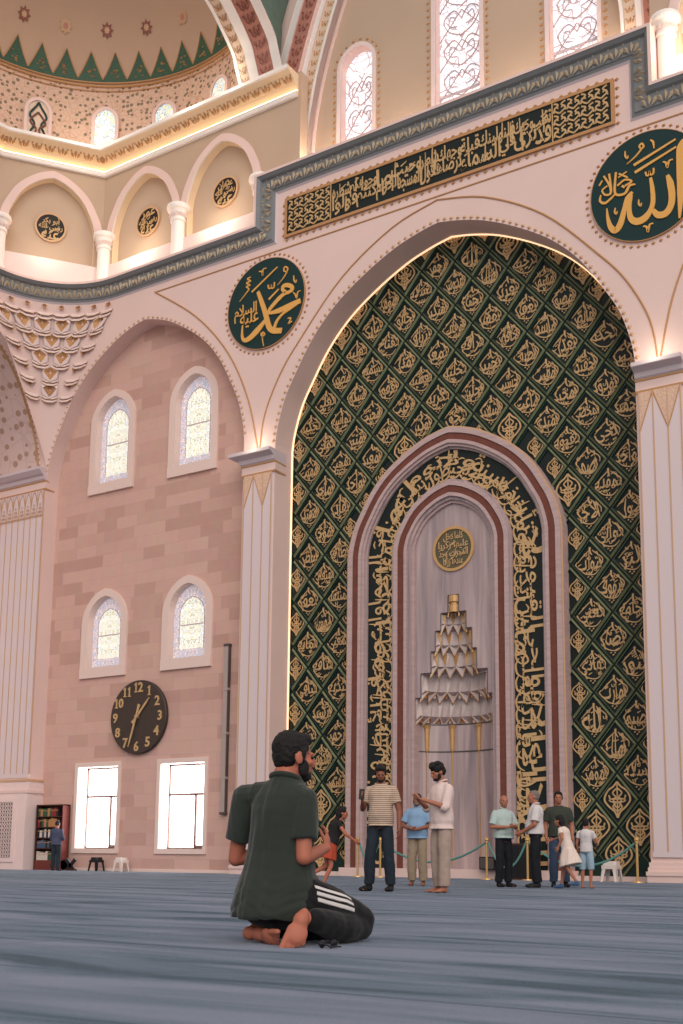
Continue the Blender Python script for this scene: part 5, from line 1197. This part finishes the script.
# 1. the kneeling man in the foreground
def kfeet(b, a, j):
    if a == 'L': foot(b, (-.185, -.075, .048), (.12, -.17, .034), (.25, .8, .5), 1, 1.22, 0); limb(b, j['anL'], (-.14, -.04, .06), .045, .04)
    else: foot(b, (.258, -.165, .175), (.252, -.245, .022), (-.58, .81, .05), -1, 1.35, .25); limb(b, j['anR'], (.262, -.13, .14), .038, .034)
kn, kj = person('bearded man in a dark green t-shirt kneeling on the blue carpet, seen from behind', (-3.66, 5.1, 0), 0, 1.0, 'skin_warm',
    J=dict(pel=(0, 0, .245), neck=(-.01, .03, .865), head=(.012, .07, .985), shR=(.128, .0, .745), shL=(-.25, .0, .765), elR=(.172, -.05, .445), elL=(-.33, .02, .435), wrR=(.12, .24, .50), wrL=(-.12, .30, .49), hipR=(.11, .03, .20), hipL=(-.11, .03, .20), knR=(.25, .37, .112), knL=(.02, .50, .11), anR=(.275, -.06, .12), anL=(-.12, .02, .085), toR=(.3, .1, 0), toL=(0, 0, 0)),
    right=(1, -.12, 0), hairs=('short', 'hair_dark'), beardm='hair_dark', vox=.0065, feet=kfeet, hy=-.46, hp=-.05, hs=1.14, hands={'R': ((-.25, .5, .55), (-.9, -.1, .1), .35), 'L': ((.25, .5, .55), (.9, -.1, .1), .35)})
def kneel_clothes():
    j = kj; b = MB()
    pr = [(-.205, .226, .225, -.008), (-.17, .232, .232, -.008), (-.08, .228, .218, -.014), (.05, .214, .196, -.014), (.2, .198, .170, -.005), (.36, .184, .155, 0), (.55, .180, .148, 0), (.72, .184, .142, 0), (.84, .19, .122, 0), (.92, .145, .1, 0), (.97, .100, .084, 0), (1.0, .082, .074, 0), (1.03, .076, .07, 0)]
    spine_loft(b, (-.025, -.005, .245), j['neck'], (1, -.08, 0), pr, 'skin', 28)
    ellip(b, (.035, .03, .27), (.165, .17, .15), n=20, k=12); ellip(b, (.035, .02, .22), (.165, .18, .11), n=20, k=12)
    for a in 'RL':
        limb(b, j['neck']+(j['sh'+a]-j['neck'])*.30+Vector((0, 0, -.045)), j['sh'+a], .074, .078); chain(b, [j['sh'+a].lerp(j['el'+a], .06), j['sh'+a].lerp(j['el'+a], .35), j['sh'+a].lerp(j['el'+a], .70)], [.078, .080, .076], flat=True, n=18)
    o = finish(b, 't_shirt', 'tee_green', kn, .0065, 4)
    for v in o.data.vertices:          # long folds down the back, rolls above the hem
        c = v.co; n = v.normal; z = c.z
        f = .009*noise.noise(Vector((c.x*16, c.y*6, z*2.2)))+.007*noise.noise(Vector((c.x*30, c.y*9, z*3.5)))
        if z < .45: k = (.45-z)/.33; f += .010*k*noise.noise(Vector((c.x*5, c.y*5, z*26+2*noise.noise(Vector((c.x*6, 0, 0))))))
        v.co = c+n*f
    cb = MB(); n = j['neck']; cb.tube([n+Vector((.080*math.cos(t), .070*math.sin(t), .004-.022*math.sin(t))) for t in [2*PI*k/24 for k in range(25)]], .016, 'skin', 8); finish(cb, 'collar', 'tee_green', kn, .005, 2)
    b = MB(); ellip(b, (-.02, -.0, .19), (.235, .19, .125), n=20, k=12); ellip(b, (0, .1, .22), (.22, .16, .12), n=20, k=12)
    for a, sx in (('R', 1), ('L', -1)):
        chain(b, [j['hip'+a]+Vector((.0, .02, .035)), j['hip'+a].lerp(j['kn'+a], .5)+Vector((.01*sx, 0, .025)), j['kn'+a]], [.125, .112, .088]); kb = j['kn'+a]+Vector((0, 0, -.022)); chain(b, [kb, kb.lerp(j['an'+a], .5)+Vector((0, 0, -.02)), j['an'+a]+Vector((0, -.025 if a == 'R' else .0, .01))], [.084, .084, .064])
    tr = finish(b, 'trousers', 'track_black', kn, .0065, 4, wr=.008, ws=9, seed=5)
    tree = BVHTree.FromPolygons([v.co.copy() for v in tr.data.vertices], [tuple(p.vertices) for p in tr.data.polygons])
    for k in range(3):                 # three stripes down the right thigh
        rows = []
        for i in range(15):
            t = i/14; base = j['hipR'].lerp(j['knR'], .02+.66*t)+Vector((0, 0, .03)); row = []
            for w in (-.5, .5):
                ang = .62-k*.29+w*.155; d = Vector((math.cos(ang), -.25, math.sin(ang))).normalized(); hit = tree.ray_cast(base+d*.4, -d, .6)
                row.append((hit[0]+d*.004) if hit[0] is not None else base+d*.12)
            rows.append(row)
        sb = MB(); sb.grid(rows, 'white_stripe'); sb.grid([[p-Vector((.003, -.001, .003)) for p in r] for r in rows], 'white_stripe', flip=True)
        o = sb.build('side_stripe', None, True); o.parent = kn; o.location = (0, 0, 0)
kneel_clothes()
SGX, SGY = -3.27, 4.96
sg = empty('sunglasses', (-3.27, 4.96, 0), 'dark folded sunglasses lying on the carpet by the kneeling man\'s foot', 'sunglasses')
for i in (-1, 1):
    mb = MB(); ellip(mb, (SGX+.012*i, SGY+.034*i, .022), (.010, .028, .020), 'black_plastic', None, 12, 8); mb.build('lens', sg, True)
    mb = MB(); mb.tube([(SGX+.022*i, SGY+.062*i, .03), (SGX+.03, SGY+.03*i, .012), (SGX+.045, SGY-.05*i, .008)], .004, 'black_plastic', 6); mb.build('temple', sg, True)
mb = MB(); mb.tube([(SGX-.012, SGY-.03, .03), (SGX, SGY, .034), (SGX+.01, SGY+.03, .03)], .004, 'black_plastic', 6); mb.build('bridge', sg, True)

# 2. people near the niche
sm, sj = person('man in a striped beige t-shirt and dark jeans looking at his phone', (-8.80, 14.72, 0), face_dir(-.35, .95), 1.84/1.75, 'skin_brown', J=dict(elR=(.27, .0, 1.13), wrR=(.20, .22, 1.22), elL=(-.25, -.04, 1.11), wrL=(-.27, .02, .86), knR=(.14, .04, .5), anR=(.17, -.01, .085), toR=(.24, .2, .03), knL=(-.12, .02, .5), anL=(-.14, -.02, .085), toL=(-.15, .2, .03)),
    shirt=('tee_striped', -.14, .62, .024), pants=('jeans_dark', .016, .97), hairs=('short', 'hair_dark'), beardm='hair_dark', hy=.35, hp=-.42, belly=.012, slim=.94, hands={'R': ((.05, .35, .5), (-.6, -.2, .3), .55)})
person('young man in a white collarless shirt and loose grey trousers looking down at his hands', (-7.80, 14.72, 0), face_dir(-.86, .42), 1.83/1.75, 'skin_tan', J=dict(elR=(.235, .08, 1.14), wrR=(.06, .34, 1.25), elL=(-.23, .08, 1.14), wrL=(-.05, .35, 1.24), head=(0, .06, 1.62), anR=(.13, -.03, .085), anL=(-.1, .02, .085), toR=(.2, .16, .03)),
    shirt=('shirt_white', -.22, 1.12, .034, 'shirt_white'), pants=('linen_grey', .022, .99), slim=.92, hairs=('bushy', 'hair_dark'), beardm='hair_dark', hp=-.35, feet='bare', hands={'R': ((-.5, .5, .1), (-.3, -.3, .9), .7), 'L': ((.5, .4, .1), (.3, -.3, .9), .7)})
person('man in a light blue shirt and khaki trousers standing behind the two taller men', (-10.35, 18.6, 0), face_dir(-.30, .9), 1.66/1.75, 'skin_brown', J=dict(elR=(.27, .03, 1.13), wrR=(.10, .26, 1.07), elL=(-.27, .02, 1.13), wrL=(-.02, .27, 1.05)),
    shirt=('shirt_blue', -.14, .75, .034, 'shirt_blue'), pants=('khaki', .022, .96), hairs=('crop', 'hair_dark'), beardm='hair_grey', belly=.02, hy=-.15, feet='bare', vox=.010, hands={'R': ((-.7, .3, -.05), (-.1, -.5, .6), .6), 'L': ((.7, .3, 0), (.1, -.5, .6), .6)})
person('balding man in a mint polo shirt and black trousers with hands joined at the waist', (-9.0, 19.35, 0), face_dir(.45, .85), 1.64/1.75, 'skin_tan', J=dict(elR=(.28, .02, 1.13), wrR=(.07, .27, 1.13), elL=(-.27, .04, 1.13), wrL=(-.06, .28, 1.14)),
    shirt=('polo_mint', -.08, .85, .030, 'polo_mint'), pants=('trouser_black', .016, .98), hairs=('bald', 'hair_grey'), belly=.02, hy=-.35, vox=.010, hands={'R': ((-.6, .4, .05), (-.2, -.5, .6), .7), 'L': ((.6, .3, .05), (.2, -.5, .6), .7)})
person('grey-haired man in a white shirt and black trousers turned to the man in mint', (-8.42, 19.45, 0), face_dir(-.93, -.12), 1.72/1.75, 'skin_tan', J=dict(elR=(.24, .03, 1.12), wrR=(.12, .25, 1.0), elL=(-.24, .03, 1.12), wrL=(-.1, .25, .98)),
    shirt=('shirt_pale', -.02, .80, .030, 'shirt_pale'), pants=('trouser_black', .022, .98), hairs=('crop', 'hair_grey'), belly=.03, vox=.010, hy=.1)
person('man in a dark green t-shirt facing the hall behind the white-shirted grey-haired man', (-8.35, 20.35, 0), face_dir(-.10, 1.0), 1.75/1.75, 'skin_tan', shirt=('tee_dark', -.10, .70, .032), pants=('jeans_blue', .018, .97), hairs=('short', 'hair_dark'), vox=.010, hy=-.1)
person('person in a dark blue jumper and jeans browsing the bookcase with the back turned', (-28.75, 27.3, 0), face_dir(.35, -.9), 1.63/1.75, 'skin_tan', J=dict(elR=(.25, .03, 1.12), wrR=(.08, .25, 1.1), elL=(-.25, .03, 1.12), wrL=(-.08, .25, 1.08)), shirt=('sweater_blue', -.12, 1.8, .026), pants=('jeans_dark', .016, .98), hairs=('crop', 'cap_dark'), vox=.012, hp=-.2)
ph = empty('smartphone', (0, 0, 0), 'black smartphone held up by the man in the striped t-shirt', 'phone')
T_ = Matrix.Translation(sm.location) @ Matrix.Rotation(sm.rotation_euler.z, 4, 'Z'); wr = T_ @ (sj['wrR']+Vector((-.01, .07, .085))); R3 = Matrix.Rotation(sm.rotation_euler.z+.2, 3, 'Z') @ Matrix.Rotation(.5, 3, 'X')
mb = MB(); mb.box((wr.x-.04, wr.y-.006, wr.z-.06), (wr.x+.04, wr.y+.006, wr.z+.11), 'black_plastic', R3, wr); mb.build('case', ph)
mb = MB(); mb.box((wr.x-.036, wr.y-.0075, wr.z-.055), (wr.x+.036, wr.y-.0062, wr.z+.105), 'black_disc', R3, wr); mb.build('screen', ph)
# 3. children
gl, gj = person('girl in a black top and orange skirt running beside the kneeling man', (-9.62, 14.56, 0), face_dir(.95, -.15), 1.28/1.75, 'skin_warm', J=dict(pel=(0, .06, .93), neck=(.02, .20, 1.40), head=(.02, .28, 1.55), shR=(.15, .18, 1.34), shL=(-.15, .18, 1.34), elR=(.24, .32, 1.12), wrR=(.24, .50, 1.0), elL=(-.28, .05, 1.14), wrL=(-.30, .14, .95), hipR=(.09, .05, .9), hipL=(-.09, .05, .9), knR=(.1, .05, .48), anR=(.1, -.12, .10), toR=(.1, .1, .02), knL=(-.1, -.02, .48), anL=(-.1, -.36, .30), toL=(-.1, -.34, .06)),
    shirt=('tee_black', .0, .35, .014), hairs=('long', 'hair_dark'), feet='bare', slim=.85, vox=.008, hs=1.1)
b = MB(); s = 1.28/1.75; pr = [(-.62, .26*s, .24*s, -.03), (-.4, .23*s, .21*s, -.02), (-.1, .18*s, .14*s, 0), (.12, .135*s, .105*s, 0)]; spine_loft(b, gj['pel'], gj['neck'], (1, 0, 0), pr, 'skin'); finish(b, 'skirt', 'skirt_orange', gl, .008, 2, wr=.012, ws=14, wz=.2)
cl, cj = person('girl in a cream dress with blue sandals hurrying past in front of the green tiles', (-7.72, 19.2, 0), face_dir(-.75, -.55), 1.30/1.75, 'skin_tan', J=dict(pel=(0, .0, .93), neck=(.0, .12, 1.41), head=(.0, .2, 1.56), shR=(.16, .10, 1.35), shL=(-.16, .10, 1.35), elR=(.28, .26, 1.2), wrR=(.22, .46, 1.14), elL=(-.3, .0, 1.15), wrL=(-.3, .1, .95), knR=(.1, .16, .50), anR=(.1, .22, .09), toR=(.1, .44, .02), knL=(-.1, -.02, .48), anL=(-.1, -.26, .16), toL=(-.1, -.1, .03)),
    shirt=('dress_cream', -.05, .5, .02), hairs=('long', 'hair_dark'), slim=.85, vox=.009, hs=1.1, shoe='sandal_blue')
b = MB(); s = 1.30/1.75; spine_loft(b, cj['pel'], cj['neck'], (1, 0, 0), [(-.80, .27*s, .26*s, .02), (-.4, .22*s, .21*s, .01), (-.1, .185*s, .15*s, 0), (.12, .15*s, .115*s, 0)], 'skin'); finish(b, 'skirt', 'dress_cream', cl, .009, 2, wr=.012, ws=14, wz=.2)
person('barefoot child in pale shirt and light blue shorts behind the girl in cream', (-7.60, 19.75, 0), face_dir(.5, -.8), 1.22/1.75, 'skin_tan', J=dict(elR=(.24, .12, 1.14), wrR=(.16, .30, 1.05)), shirt=('shirt_pale', -.1, .5, .02), pants=('shorts_blue', .03, .05), hairs=('crop', 'hair_dark'), slim=.85, vox=.009, hs=1.12, feet='bare')
# ------------------------------------------------------------------ light
w = bpy.data.worlds.new('world'); SC.world = w; w.use_nodes = True
w.node_tree.nodes['Background'].inputs[0].default_value = (1.0, .93, .90, 1); w.node_tree.nodes['Background'].inputs[1].default_value = .60
def lamp(kind, name, loc, e, col=(1, .85, .66), **kw):
    l = bpy.data.lights.new(name, kind); l.energy = e; l.color = col
    for k, v in kw.items(): setattr(l, k, v)
    o = bpy.data.objects.new(name, l); COL.objects.link(o); o.location = loc; return o
for x, y in ((-21.28, 27.5), (-8.52, 27.5)): lamp('POINT', 'capital_uplight', (x, y, 13.35), 14, shadow_soft_size=.1)
for x, y, e in ((-27.05, 27.75, 60), (-23.5, 27.75, 60), (-29.6, 26.3, 30), (-7.4, 27.9, 60)): lamp('POINT', 'gallery_uplight', (x, y, 21.9), e, shadow_soft_size=.3)
for x, y, e in ((-28.4, 26.7, 45), (-24.5, 27.4, 45), (-22.6, 27.4, 30)): lamp('POINT', 'cornice_light', (x, y, 26.6), e, shadow_soft_size=.2)
for x, e in ((-19.6, 60), (-16.8, 40), (-13, 40), (-9.8, 60)): lamp('POINT', 'cornice_light', (x, 28.7, 22.9), e, shadow_soft_size=.2)
s = lamp('SUN', 'daylight', (0, 0, 30), 1.7, (1, .90, .84), angle=.9); s.rotation_euler = Vector((-.55, .66, -.52)).to_track_quat('-Z', 'Y').to_euler()
vs = SC.view_settings; vs.view_transform = 'Standard'; vs.look = 'None'; vs.exposure = 0; vs.gamma = 1; vs.use_curve_mapping = False
SC.cycles.max_bounces = 6
